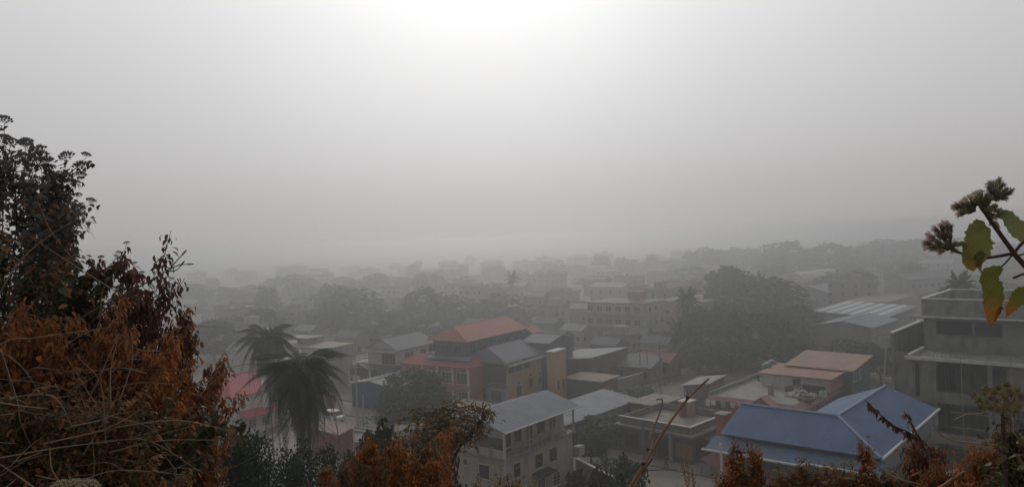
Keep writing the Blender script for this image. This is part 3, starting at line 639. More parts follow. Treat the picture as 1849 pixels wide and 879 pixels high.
m = MB(); m.box(.6,.6,3.0,Wd-.5,LB-.4,z-.2); m.box(Wd-.5,.6,3.0,LA-.5,Wd-.5,z-.2); m.build('wall', wallm('grey_plaster_wall', (.16,.155,.15), .5), bh)
for u in (1.5, 5, 8.5, 12, 15.5):
    if u < LB-2: place_window(bh, 'B', u, 8.0, 1.8, 1.7, 0, 0, 'plain', GREYT, GLASS, off=.6)
for u in (2, 6, 10, 14):
    if u < LA-2: place_window(bh, 'A', u, 8.0, 1.6, 1.7, 0, 0, 'plain', GREYT, GLASS, off=.6)
m = MB(); m.box(.3,LB*.48,3.0,.5,LB*.72,z-1.0); m.build('grey_shutter_panel', mat('grey_panel', (.17,.165,.15), var=.2), bh)
# orange tile column and small turret at its left end
q = G(1306, 772, 10.6); t = thing('orange_chimney', 'orange brick chimney block at the left tip of the blue roof', 'chimney', (q.x, q.y, 0), an)
m = MB(); m.box(-.7,-.5,2.5,.7,.5,12.0); m.build('shaft', mat('orange_brick', (.42,.17,.11), var=.2, scale=2), t)
m = MB(); m.box(-.8,-.6,12.0,.8,.6,12.1); m.build('cap', CONC, t)

# --- concrete building under construction, right
O = G(1640, 643, 15.1)
cf = thing('unfinished_concrete_building', 'grey unfinished concrete building with open floors and raw slabs at right', 'building', (O.x, O.y, 0), R(-42))
LX, LY = 46.0, 16.0
m = MB()
for zz in (15.1, 10.6, 6.1): m.box(-.2, -.35, zz-.32, LX, LY, zz)
m.build('floor_slab', CONC, cf)
m = MB(); m.box(-.25,-.55,14.86,LX,-.36,15.22); m.build('slab_edge', CONCL, cf)
for zz in (10.6, 6.1): 
    m = MB(); m.box(2.2,-.45,zz-.1,LX,-.30,zz+.95); m.build('balcony_wall', CONC, cf)
xs = [0, 2.3, 7.6, 12.2, 17, 22, 27, 32, 38, 44]
for i, x0 in enumerate(xs):
    for y0 in (0, 7.5, 15):
        if i > 7 and y0: continue
        m = MB(); m.box(x0, y0, 1.0, x0+.42, y0+.42, 14.78); m.build('column', CONC, cf)
m = MB(); m.box(.42,.12,1.0,2.3,.30,14.78); m.box(.42,5.0,1,LX,5.2,14.78); m.box(2.7,3.5,6.1,2.9,5.0,14.78)
m.box(9.3,.12,10.6,12.2,.3,14.78); m.box(12.62,.12,10.6,13.6,.3,14.78); m.box(19.6,.12,10.6,22,.3,14.78); m.box(7.6+.42,.12,6.1,8.6,.3,10.28); m.box(14,.12,6.1,17,.3,10.28); m.box(27.5,.12,6.1,32,.3,14.78)
m.build('infill_wall', CONC, cf)
m = MB(); m.box(-.2,1.0,1.0,0,LY,14.78); m.build('side_wall', CONC, cf)
# left fin wall with pale coping
m = MB(); m.box(-2.6,3.0,1.0,-2.3,3.5,17.2); m.box(-2.6,3.5,12,-2.35,LY,17.2); m.box(-2.3,3.2,1,-.2,3.45,15.0); m.box(-2.35,LY-.2,1,.29,LY,17.2); m.build('fin_wall', CONC, cf)
m = MB(); m.box(-2.7,2.9,17.2,-2.2,LY,17.35); m.build('coping', CONCL, cf)
m = MB(); m.box(.0,-.3,15.1,.35,6,15.45); m.build('terrace_edge', CONCL, cf)
# set-back top floor
y0 = 6.0; m = MB(); m.box(.3,y0,15.1,LX,LY+4,18.9); m.build('upper_wall', CONC, cf)
m = MB(); m.box(-.9,y0-1.0,18.9,LX,LY+5,19.15); m.build('roof_slab', CONC, cf)
m = MB(); m.box(-.95,y0-1.08,19.0,LX,y0-1.0,19.2); m.build('roof_slab_edge', CONCL, cf)
m = MB(); m.box(.2,y0-.5,19.15,LX,y0-.3,21.1); m.box(.2,y0-.3,19.15,.4,LY+4,21.1); m.box(.2,LY+4,19.15,LX,LY+4.2,21.1); m.build('roof_parapet', CONC, cf)
m = MB(); m.box(.1,y0-.6,21.1,LX,y0-.2,21.2); m.box(.1,y0-.2,21.1,.5,LY+4.3,21.2); m.box(.5,LY+3.9,21.1,LX,LY+4.3,21.2); m.box(14.5,y0-.2,21.1,14.9,LY+3.9,21.2); m.build('parapet_coping', CONCL, cf)
m = MB(); m.box(14.55,y0-.3,19.15,14.85,LY+4,21.1); m.build('cross_parapet', CONC, cf)
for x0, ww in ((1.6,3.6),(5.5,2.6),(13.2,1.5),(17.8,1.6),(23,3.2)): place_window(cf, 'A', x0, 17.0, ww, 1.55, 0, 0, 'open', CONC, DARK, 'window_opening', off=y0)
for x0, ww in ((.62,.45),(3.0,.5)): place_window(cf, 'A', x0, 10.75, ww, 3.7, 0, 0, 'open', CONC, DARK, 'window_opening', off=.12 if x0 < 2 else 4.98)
m = MB(); rr_ = random.Random(6)
for i in range(60): x_ = rr_.uniform(0, 40); m.tube([(x_, -.1, 15.1), (x_+rr_.uniform(-.08,.08), -.1+rr_.uniform(-.1,.1), 15.1+rr_.uniform(.3,1.0))], .018, 4)
m.build('rebar', METALP, cf)
for x0, z0_, hh_ in ((6.0,10.6,.9),(9.5,10.6,.5),(14.5,10.6,1.1),(20,10.6,.7),(18,15.1,.5),(26,15.1,.9)):
    m = MB(); [m.box(x0+.34*(i%4), 1.0+.1*(i%2), z0_+.22*(i//4), x0+.34*(i%4)+.31, 1.5+.1*(i%2), z0_+.22*(i//4)+.2) for i in range(int(hh_/.22)*4)]; m.build('block_pile', GREYT, cf)
# bamboo and steel props around it
BAM = mat('grey_bamboo', (.24,.22,.19), var=.25)
random.seed(3)
for k, x0 in enumerate((5.6, 10.0, 15.3, 19.2, 24.6, 29, 33.5)):
    tl = random.uniform(-.5,.5); bz = 0.6
    mm = MB(); mm.tube([(0,0,0),(tl*.4,.05,7),(tl,0,14.3+random.uniform(-.5,2.2))], [.055,.05,.045], 6)
    pos = Matrix.Rotation(R(-42), 3, 'Z') @ Vector((x0, -1.1, 0)) + Vector((O.x, O.y, bz))
    tag(mm.build('scaffold_pole', BAM, None, loc=pos), ['leftmost','second from left','third from left','fourth from left','fifth from left','sixth from left','rightmost'][k] + ' of the bamboo scaffold poles before the concrete building', 'scaffold pole', 'scaffold poles at the concrete building')
for k, zz in enumerate((3.4, 5.2, 7.4, 9.0)):
    mm = MB(); mm.tube([(4.4,-1.15,zz),(14,-1.2,zz+.12),(25,-1.15,zz-.1)], .045, 6)
    o = mm.build('scaffold_rail', BAM, None, loc=(O.x, O.y, .6)); o.rotation_euler = (0,0,R(-42))
    tag(o, ['lowest','second lowest','second highest','highest'][k] + ' horizontal bamboo rail of the scaffold before the concrete building', 'scaffold rail', 'scaffold rails at the concrete building')
rb_ = Matrix.Rotation(R(-42), 3, 'Z')
for k, (x0, zz, sd_) in enumerate(((8.8, 10.62, 21), (12.4, 10.62, 22))):
    v = rb_ @ Vector((x0, 1.6, 0)) + Vector((O.x, O.y, 0))
    o = rubble('sack_pile', ('pale cement sacks heaped' if k == 0 else 'dark rubble heaped') + ' behind the balcony wall of the concrete building', 'rubble', 900, 600, 0, 1.2, 40, RUB, sd_, 1.2, 'stuff'); o.location = (v.x, v.y, zz)

# --- warehouses and other hazy buildings on the right
STR = roofm('white_grey_striped_roof', (.42,.42,.42), 'X', 2)
wa, X, Y = house('striped_warehouse', 'long warehouse whose roof alternates pale and grey strips, left of the concrete building', 'warehouse', (1602,573), (1655,556), (1478,563), 5.0, 0, 'shed', wallm('warehouse_wall', (.2,.19,.18)), roofm('warehouse_blue_grey', (.22,.235,.27), 'X', .5), rise=.6, drop=.9, o=.4, ang=46)
for i in range(6):
    yy = Y*(.12+.15*i); g = MB(); g.slab([(0,yy,5.03+.9*yy/Y),(X,yy,5.63+.9*yy/Y),(X,yy+Y*.07,5.63+.9*(yy+Y*.07)/Y),(0,yy+Y*.07,5.03+.9*(yy+Y*.07)/Y)], .02); g.build('skylight_strip', mat('pale_skylight_sheet', (.6,.6,.58), var=.08), wa)
house('grey_gable_warehouse', 'grey gabled warehouse in front of the striped one, beside dark trees', 'warehouse', (1576,592), (1640,577), (1506,576), 6.2, 0, 'gable', wallm('warehouse_wall', (.2,.19,.18)), roofm('warehouse_blue_grey', (.22,.235,.27)), rise=1.3, o=.4, ang=46, axis='x', wins=[('A',1+3*i,3,1.4,1.2) for i in range(5)])
house('small_grey_warehouse', 'small low grey-roofed annex at the left end of the warehouses', 'warehouse', (1517,594), (1541,586), (1477,580), 5.2, 0, 'gable', wallm('warehouse_wall', (.2,.19,.18)), roofm('warehouse_blue_grey', (.22,.235,.27)), rise=.8, o=.4, ang=46)
HZW = wallm('hazy_pale_wall', (.32,.31,.295), .3); HZG = wallm('hazy_grey_wall', (.19,.185,.18), .3); HZC = wallm('hazy_cream_wall', (.33,.28,.21), .3); HZP = wallm('hazy_pinkish_wall', (.27,.20,.185), .3)
HR = {'grey': roofm('hazy_grey_roof', (.14,.14,.145)), 'pale': roofm('hazy_pale_roof', (.25,.25,.245)), 'red': roofm('hazy_red_roof', (.28,.13,.11)), 'flat': mat('hazy_flat_roof', (.22,.205,.19), var=.2, scale=.3)}
def winrow(face, L_, n, z, w_=1.3, h_=1.3): return [(face, .8+i*(L_-2.4)/max(1, n-1), z, w_, h_) for i in range(n)]
house('grey_roof_hall', 'hazy hall with broad grey-blue roof right of the big dark trees', 'building', (1496,528), (1540,514), (1436,524), 5.5, 0, 'gable', HZG, roofm('warehouse_blue_grey', (.22,.235,.27)), rise=2.2, ang=46, o=.6, wins=winrow('A', 18, 5, 2)+winrow('B', 20, 5, 2))
va, X, Y = house('vaulted_hall', 'pale hall with curved vaulted roof rising behind the broad grey-blue roof', 'building', (1452,510), (1512,501), (1420,506), 6, 0, 'flat', HZC, HR['flat'], o=.3, ang=40, Lb=12)
m = MB(); n_ = 12
vs = [(x_, Y/2 - Y/2*math.cos(math.pi*i/n_), 6.02 + 4.2*math.sin(math.pi*i/n_)) for x_ in (0, X) for i in range(n_+1)]
m.add(vs, [(i, i+1, n_+2+i, n_+1+i) for i in range(n_)] + [tuple(range(n_, -1, -1)), tuple(range(n_+1, 2*n_+2))]); m.build('vault', roofm('cream_vault', (.45,.42,.34)), va)
for i in range(5): place_window(va, 'A', 2+i*3.2, 3, 1.2, 2, X, Y, 'open', None, GLASS, off=.3)
lg, X, Y = house('long_two_storey_block', 'long pale two-storey block with rows of windows behind the flowering stem', 'building', (1640,505), (1780,484), (1600,500), 9.5, 0, 'gable', HZW, HR['grey'], rise=1.8, ang=20, La=52, Lb=12, o=.5, wins=[(f_, 1.5+i*3.2, z_, 1.6, 1.4) for f_ in 'A' for i in range(15) for z_ in (2.2, 6.2)])
g = MB(); g.box(.5,-.8,4.4,X-.5,.5,4.6); g.build('gallery', HZW, lg)
house('tan_long_wall_building', 'plain tan flat building just above the striped warehouse roof', 'building', (1600,546), (1648,530), (1556,536), 4.4, 0, 'flat', HZC, HR['flat'], ang=46, o=.2)
b22, X, Y = house('white_apartment_block', 'pale three-storey block with arched balconies beyond the long grey shed', 'building', (1165,548), (1206,530), (1082,522), 11.0, 0, 'flat', HZW, HR['flat'], ang=52, La=13, Lb=19, o=.3, wins=[('B', 1.5+i*3.0, z_, 1.8, 1.6) for i in range(6) for z_ in (1.2, 4.8, 8.4)] + [('A', 2+i*3.5, z_, 1.4, 1.5) for i in range(3) for z_ in (1.2, 4.8, 8.4)])
for z_ in (4.0, 7.6): g = MB(); g.box(-.7,.3,z_,.3,Y-.3,z_+.9); g.build('balcony', HZC, b22)
g = MB(); g.box(3,3,11.5,7,7,14); g.build('stair_head', HZP, b22)
house('pinkish_block', 'pinkish flat block right of the white three-storey apartment block', 'building', (1270,545), (1310,533), (1215,537), 9, 0, 'flat', HZP, HR['flat'], ang=50, o=.3, wins=[('B', 1.5+i*3.2, z_, 1.3, 1.4) for i in range(4) for z_ in (1.5, 5)])

# ------------------------------------------------------------------ compound walls, poles
def cwall(label, pts, h, m_, th=.25, cap=True):
    pts = [G(*p) for p in pts]; t = thing('compound_wall', label, 'wall', (pts[0].x, pts[0].y, 0), 0, 'low compound walls')
    m = MB(); k = MB()
    for a, b in zip(pts, pts[1:]):
        a = a - pts[0].copy() if False else a; 
    o = pts[0].copy()
    for a, b in zip(pts, pts[1:]):
        a = a-o; b = b-o; d_ = (b-a).normalized(); nn = Vector((-d_.y, d_.x))*th/2
        m.slab([(*(a-nn), h), (*(b-nn), h), (*(b+nn), h), (*(a+nn), h)], h+.3)
        nn *= 1.5; k.slab([(*(a-nn), h+.08), (*(b-nn), h+.08), (*(b+nn), h+.08), (*(a+nn), h+.08)], .077)
    m.build('wall_face', m_, t); 
    if cap: k.build('coping', CONCL, t)
CW = wallm('compound_wall_plaster', (.24,.215,.19), .6); CWB = wallm('compound_wall_brick', (.19,.125,.10), .5)
cwall('long low wall beside the white house, along the shaded strip', [(1022,784),(1098,806)], 2.1, CW)
cwall('brick wall running back from the green hut to the lane', [(1108,707),(1190,684)], 2.2, CW)
cwall('reddish brick wall on the far side of the lane', [(1136,668),(1245,640)], 2.6, CWB)
cwall('dim boundary wall with pale coping below the white apartment block', [(1060,612),(1180,594)], 2.2, CW)
cwall('dim boundary wall just behind the brick one across the lane', [(1132,625),(1240,600)], 2.2, CW)
cwall('low wall closing the open plot near the parked van', [(640,815),(770,805)], 1.4, CWB)
cwall('short pinkish wall in front of the long grey shed', [(1030,745),(1108,722)], 1.8, CWB)
cwall('short street wall with dark gate at foot of the white house', [(1042,862),(1120,905)], 2.4, CW)
def pole(px, py, top, label, dx=0.0, arm=True, r_=.13, m_=None, d=None, name='utility_pole', cat='utility pole'):
    b = G(px, py); d_ = D(px, py); dist = b.y/ d_.y
    zt = P3(px, top, dist).z
    t = thing(name, label, cat, (b.x, b.y, 0))
    m = MB(); m.tube([(0,0,-.2),(dx,0,zt)], [r_*1.25, r_*.8], 8); m.build('shaft', m_ or POLE, t)
    if arm:
        m = MB(); m.box(dx-1.0,-.06,zt-.9,dx+1.0,.06,zt-.78); m.build('crossarm', METALP, t)
        for q in (-.9,-.3,.3,.9):
            g = MB(); g.lathe((dx+q,0,zt-.78), [(.06,0),(.08,.08),(.05,.2)], 8); g.build('insulator', WHITE, t)
    return t
pole(646, 770, 655, 'tall concrete utility pole beside the blue-walled shed')
pole(657, 765, 712, 'short pale post right of the tall utility pole', arm=False, name='post', cat='post')
pole(1592, 745, 612, 'leaning pole between rusty roofs and the unfinished building', dx=1.2, arm=False)
pole(1163, 830, 766, 'dark stub post in front of the brown flat house', arm=False, m_=METALP, name='post', cat='post')
pole(1086, 835, 798, 'pale short post beside the street bushes', arm=False, name='post', cat='post')
pole(1157, 690, 632, 'thin pole, left one of three along the lane wall', arm=False, r_=.1, m_=METALP)
pole(1170, 690, 634, 'thin pole, middle one of three along the lane wall', arm=False, r_=.1, m_=METALP)
pole(1194, 712, 615, 'thin pole, right and tallest of three along the lane wall', arm=True, r_=.1, m_=METALP)
pole(523, 700, 560, 'dim utility pole behind the taller coconut palm', arm=True)
q = P3(1300, 800, 52); t = thing('gate_post', 'slender pale post standing under the left tip of the blue gutter', 'post', (q.x, q.y, 2.0))
m = MB(); m.tube([(0,0,-2.0),(.05,0,q.z-2.0)], [.09,.08], 8); m.build('shaft', WHITE, t)
q = G(1300, 852); t = thing('red_awning', 'small dark red sheet awning at the street edge under the blue roof', 'awning', (q.x, q.y, 0), R(46))
m = MB(); m.slab([(-2.2,-1.6,1.0),(2.2,-1.6,1.0),(2.2,1.6,1.9),(-2.2,1.6,1.9)], .06); m.build('sheet', MAROON, t); m = MB(); [m.box(x_-.05,y_-.05,0,x_+.05,y_+.05,1.0) for x_ in (-2,2) for y_ in (-1.5,1.4)]; m.build('post', METALP, t)
ym = MB(); ym.add([(*G(*p, 3.2), 3.2) for p in ((1680,905),(1690,852),(1780,835),(1990,850),(2000,930))], [(0,4,3,2,1)])
tag(ym.build('site_ground', mat('pale_sandy_ground', (.42,.40,.36), var=.3, scale=.6, bump=.3)), kind='structure')
q = G(1292, 822); t = thing('street_kiosk', 'low maroon kiosk with pale tin roof below the blue roof tip', 'kiosk', (q.x, q.y, 0), R(46))
m = MB(); m.box(-1.5,-3.0,0,2.5,3.2,2.6); m.build('wall', MAROON, t); m = MB(); m.slab([(-2.1,-3.3,2.65),(2.8,-3.3,3.0),(2.8,3.6,3.0),(-2.1,3.6,2.65)], .08); m.build('roof', MATS['dull_tin'], t); m = MB(); m.box(-1.55,-2,.1,-1.5,-.6,2.1); m.build('door', DARK, t)
# ------------------------------------------------------------------ van
p = G(603, 760); vn = thing('parked_van', 'small white minivan parked on the dusty side street beyond the palms', 'van', (p.x, p.y, .02), R(-36))
VW = mat('white_van_paint', (.62,.62,.62), rough=.3, var=.05, spec=.5)
prof = [(-2.0,.35),(-2.05,.9),(-1.95,1.7),(-1.6,1.86),(.9,1.84),(1.5,1.15),(2.0,.98),(2.08,.4)]
m = MB(); n_ = len(prof); m.add([(x_, s_*.80*(1 if z_ < 1.3 else .9), z_) for s_ in (-1,1) for x_, z_ in prof], [tuple(range(n_)), tuple(range(2*n_-1, n_-1, -1))] + [(i, i+n_, (i+1)%n_+n_, (i+1)%n_) for i in range(n_)])
m.build('body', VW, vn)
for s_ in (-1, 1):
    for x0, x1 in ((-1.75,-.85),(-.75,.05),(.15,.85)):
        g = MB(); a = s_*.775; g.add([(x0,a*1.02,1.1),(x1+(.25 if x1>.5 else 0),a*1.02,1.1),(x1,a*.955,1.66),(x0,a*.955,1.66)], [(0,1,2,3)]); g.slab([(x0,a*1.03,1.1),(x1,a*1.03,1.1),(x1,a*.97,1.66),(x0,a*.97,1.66)], .01); g.build('side_window', GLASS, vn)
    for x0 in (-1.25, 1.25):
        wl = MB(); wl.tube([(x0, s_*.62, .33),(x0, s_*.84, .33)], .33, 16); wo = wl.build('wheel', mat('tyre_rubber', (.025,.025,.025)), vn)
        g = MB(); g.tube([(x0, s_*.80, .33),(x0, s_*.86, .33)], .18, 12); g.build('rim', GREYT, wo)
    g = MB(); g.box(1.98, s_*.55-.14, .72, 2.07, s_*.55+.14, .9); g.build('headlight', mat('headlight_glass', (.6,.6,.58), rough=.2), vn)
g = MB(); g.slab([(.97,-.66,1.80),(1.48,-.70,1.22),(1.48,.70,1.22),(.97,.66,1.80)], .02); g.build('windscreen', GLASS, vn)
g = MB(); g.box(2.0,-.7,.38,2.14,.7,.58); g.build('bumper', GREYT, vn)
for k, (px, py, cc, lb, rz) in enumerate(((575,735,(.5,.49,.47),'stack of pale goods and boards at a roadside stall behind the van',-36),)):
    p = G(px, py); t = thing('roadside_stall', lb, 'stall', (p.x, p.y, 0), R(rz))
    for i in range(6): m = MB(); m.box(-2.4+.1*i, -1+.2*(i%2), .2+i*.42, 2.0+.12*(i%3), 1, .42+i*.42); m.build('board_pile', mat('pale_boards', (.5,.47,.42), var=.3), t)
    m = MB(); m.box(2.4,-1,0,3.6,1,2.4); m.build('cupboard', mat('red_cupboard', (.28,.09,.07)), t)

# ------------------------------------------------------------------ person walking in the street
def skin_body(name, joints, edges, mt, parent=None, loc=None, rz=0):
    me = bpy.data.meshes.new(name); me.from_pydata([j[:3] for j in joints], edges, [])
    o = bpy.data.objects.new(name, me); COL.objects.link(o); o.parent = parent
    if loc is not None: o.location = loc
    o.rotation_euler = (0, 0, rz)
    sk = o.modifiers.new('skin', 'SKIN'); sk.use_smooth_shade = True
    for i, j in enumerate(joints):
        v = me.skin_vertices[0].data[i]; v.radius = (j[3], j[4] if len(j) > 4 else j[3]); v.use_root = (i == 0)
    ss = o.modifiers.new('sub', 'SUBSURF'); ss.levels = 1; ss.render_levels = 2
    me.materials.append(mt); return o
p = G(1203, 846)
J = [(0,0,.94,.15,.11),(0,.01,1.15,.14,.10),(0,.02,1.36,.16,.11),(0,.03,1.50,.06),(0,.05,1.60,.085,.10),(0,.05,1.71,.08,.095),
     (.17,.02,1.40,.055),(.21,-.10,1.14,.042),(.19,.04,.92,.032),(.19,.09,.84,.03),
     (-.17,.02,1.40,.055),(-.21,.12,1.14,.042),(-.19,.26,.96,.032),(-.19,.30,.89,.03),
     (.09,.0,.86,.085),(.10,.20,.50,.06),(.10,.13,.08,.04),(.10,.25,.04,.035),
     (-.09,.0,.86,.085),(-.10,-.04,.48,.06),(-.10,-.30,.14,.04),(-.10,-.24,.04,.035)]
E_ = [(0,1),(1,2),(2,3),(3,4),(4,5),(2,6),(6,7),(7,8),(8,9),(2,10),(10,11),(11,12),(12,13),(0,14),(14,15),(15,16),(16,17),(0,18),(18,19),(19,20),(20,21)]
man = skin_body('person', J, E_, mat('brown_skin', (.16,.09,.06), var=.05), None, (p.x, p.y, .02), R(130))
tag(man, 'person in dark clothes walking along the street by the brown flat house', 'person')
CLO = mat('dark_shirt_cloth', (.03,.028,.032), var=.2); CLT = mat('dark_trouser_cloth', (.035,.035,.045), var=.2)
skin_body('shirt', [(0,0,.92,.17,.13),(0,.01,1.15,.165,.12),(0,.02,1.38,.18,.125),(.18,.02,1.40,.075),(.215,-.09,1.15,.06),(-.18,.02,1.40,.075),(-.215,.11,1.15,.06)], [(0,1),(1,2),(2,3),(3,4),(2,5),(5,6)], CLO, man)
skin_body('trousers', [(0,0,.94,.165,.125),(.09,.0,.84,.10),(.10,.20,.50,.078),(.10,.14,.12,.06),(-.09,.0,.84,.10),(-.10,-.04,.48,.078),(-.10,-.28,.16,.06)], [(0,1),(1,2),(2,3),(0,4),(4,5),(5,6)], CLT, man)
g = MB(); g.lathe((0,.06,1.66), [(.10,0),(.112,.05),(.10,.12),(.05,.165)], 14); g.build('hair', mat('black_hair', (.012,.011,.01)), man, True)

# ------------------------------------------------------------------ trees
def leaf_cards(cent, size, rng, droop=.0):
    """one folded leaf-clump card per centre (numpy): returns verts, faces"""
    n = len(cent)
    th = rng.uniform(0, 2*np.pi, n); ph = np.arccos(rng.uniform(-1, 1, n))
    d = np.stack([np.sin(ph)*np.cos(th), np.sin(ph)*np.sin(th), np.cos(ph)*.6 - droop], 1); d /= np.linalg.norm(d, axis=1)[:,None]
    r_ = rng.normal(size=(n,3)); s = np.cross(d, r_); s /= np.linalg.norm(s, axis=1)[:,None]
    sz = size*rng.uniform(.6, 1.35, n)[:,None]
    a = cent - d*sz*.5; b = cent + s*sz*.32; c = cent + d*sz*.5; e = cent - s*sz*.32
    V = np.stack([a,b,c,e], 1).reshape(-1,3); Fi = np.arange(n*4).reshape(-1,4); return V, Fi
def np_mesh(name, V, Fi, mt, smooth=False):
    me = bpy.data.meshes.new(name); me.vertices.add(len(V)); me.vertices.foreach_set('co', np.asarray(V, dtype=np.float32).ravel())
    k = Fi.shape[1]; me.loops.add(Fi.size); me.loops.foreach_set('vertex_index', Fi.astype(np.int32).ravel())
    me.polygons.add(len(Fi)); me.polygons.foreach_set('loop_start', np.arange(0, Fi.size, k, dtype=np.int32)); me.polygons.foreach_set('loop_total', np.full(len(Fi), k, dtype=np.int32))
    me.materials.append(mt); me.update(calc_edges=True)
    if smooth: me.polygons.foreach_set('use_smooth', [True]*len(Fi))
    return me
def tree_proto(seed, lumps, per, leaf, spread, base=.28, top=1.0, flat=.8, mt=None, droop=.1):
    """unit tree: 10 m tall, trunk + limbs, crown of leaf clumps"""
    rng = np.random.default_rng(seed); rr = random.Random(seed)
    cen = []; k = 0
    while len(cen) < lumps and k < 4000:
        k += 1
        z = rr.uniform(base, top); t = (z-base)/(top-base)
        rmax = spread*math.sqrt(max(0.02, 1-(2*t-1)**2*flat))*(1.12 if t < .6 else .95)
        a = rr.random()*6.283; q = rmax*math.sqrt(rr.uniform(.12, 1))
        x_, y_ = q*math.cos(a), q*math.sin(a)
        if noise.noise(Vector((x_*.5+seed, y_*.5, z*4))) < -.22: continue
        cen.append((x_, y_, z*10, rr.uniform(.55, 1.25)))
    pts = []
    for x_, y_, z_, s_ in cen:
        p_ = rng.normal(size=(per,3)); p_ /= np.linalg.norm(p_, axis=1)[:,None]; p_ *= (rng.uniform(.3,1,per)**.6)[:,None]*s_*np.array([1.1,1.1,.95])
        pts.append(p_ + np.array([x_, y_, z_]))
    # stray sprigs breaking the outline
    st = rng.normal(size=(lumps*14, 3)); st = st/np.linalg.norm(st, axis=1)[:,None]*np.array([spread*1.12, spread*1.12, (top-base)*5.4]) + np.array([0,0,(top+base)*5])
    cz_ = (top+base)*5; st = (st-[0,0,cz_])*rng.uniform(.72,1.06,len(st))[:,None]+[0,0,cz_]; pts.append(st[st[:,2] > base*10+.5])
    V, Fi = leaf_cards(np.concatenate(pts), leaf, rng, droop)
    crown = np_mesh('crown', V, Fi, mt)
    m = MB(); m.tube([(0,0,-1),(.08,.05,base*5),(0.1,-.1,base*10),(.0,.1,base*10+2.2)], [.30,.24,.19,.10], 8)
    for i in range(9):
        x_, y_, z_, _s = cen[rr.randrange(len(cen))]; z0 = rr.uniform(base*6, base*10+1)
        m.tube([(0.05,0,z0),(x_*.45,y_*.45,z0+(z_-z0)*.6),(x_*.9,y_*.9,z_)], [.12,.07,.03], 5)
    return crown, m.mesh('trunk', BARK, True)
PROTO = {}
for nm, sp, fl, bs, mk in (('round', 3.9, .85, .22, 'dark'), ('broad', 5.2, .6, .3, 'dark'), ('tall', 2.5, .7, .2, 'dark'), ('loose', 4.2, .5, .3, 'mid'), ('olive', 4.4, .7, .2, 'dry')):
    sd_ = len(nm)*7+int(sp*10)
    PROTO[nm] = [tree_proto(sd_, 62, 120, .46, sp, bs, .95, fl, LEAF[mk]), tree_proto(sd_+1, 46, 130, .46, sp*.95, bs+.03, .95, fl, LEAF[mk])]
    PROTO[nm+'_far'] = [tree_proto(sd_+5+i, 34, 42, .95, sp, bs-.08, .93, fl, LEAF[mk]) for i in range(3)]
PROTO['dense'] = [tree_proto(300+i, 110, 210, .22, 3.9, .25, .97, .6, LEAF['dark']) for i in range(2)]
rt = random.Random(77)
def tree(x, y, z0, h, wdt, kind, label, group, name='tree', cat='tree'):
    cr_m, tr_m = rt.choice(PROTO[kind]); sp = {'dense':7.8,'round':7.8,'broad':10.4,'tall':5,'loose':8.4,'olive':8.8}[kind.split('_')[0]]
    t = thing(name, label, cat, (x, y, z0), rt.uniform(0, 6.28), group)
    s_ = h/9.8; sxy = wdt/sp; t.scale = (sxy, sxy, s_)
    link('crown', cr_m, t); link('trunk', tr_m, t); return t
def tpx(px, ytop, wpx, d, kind, label, group='trees of the town'):
    """crown centre column, crown top and width in the picture, at the distance where it grows"""
    top = P3(px, ytop, d); z0 = gz(top.x, top.y) if d < 70 else 0
    return tree(top.x, top.y, z0, top.z - z0, wpx*d/F, kind, label, group)
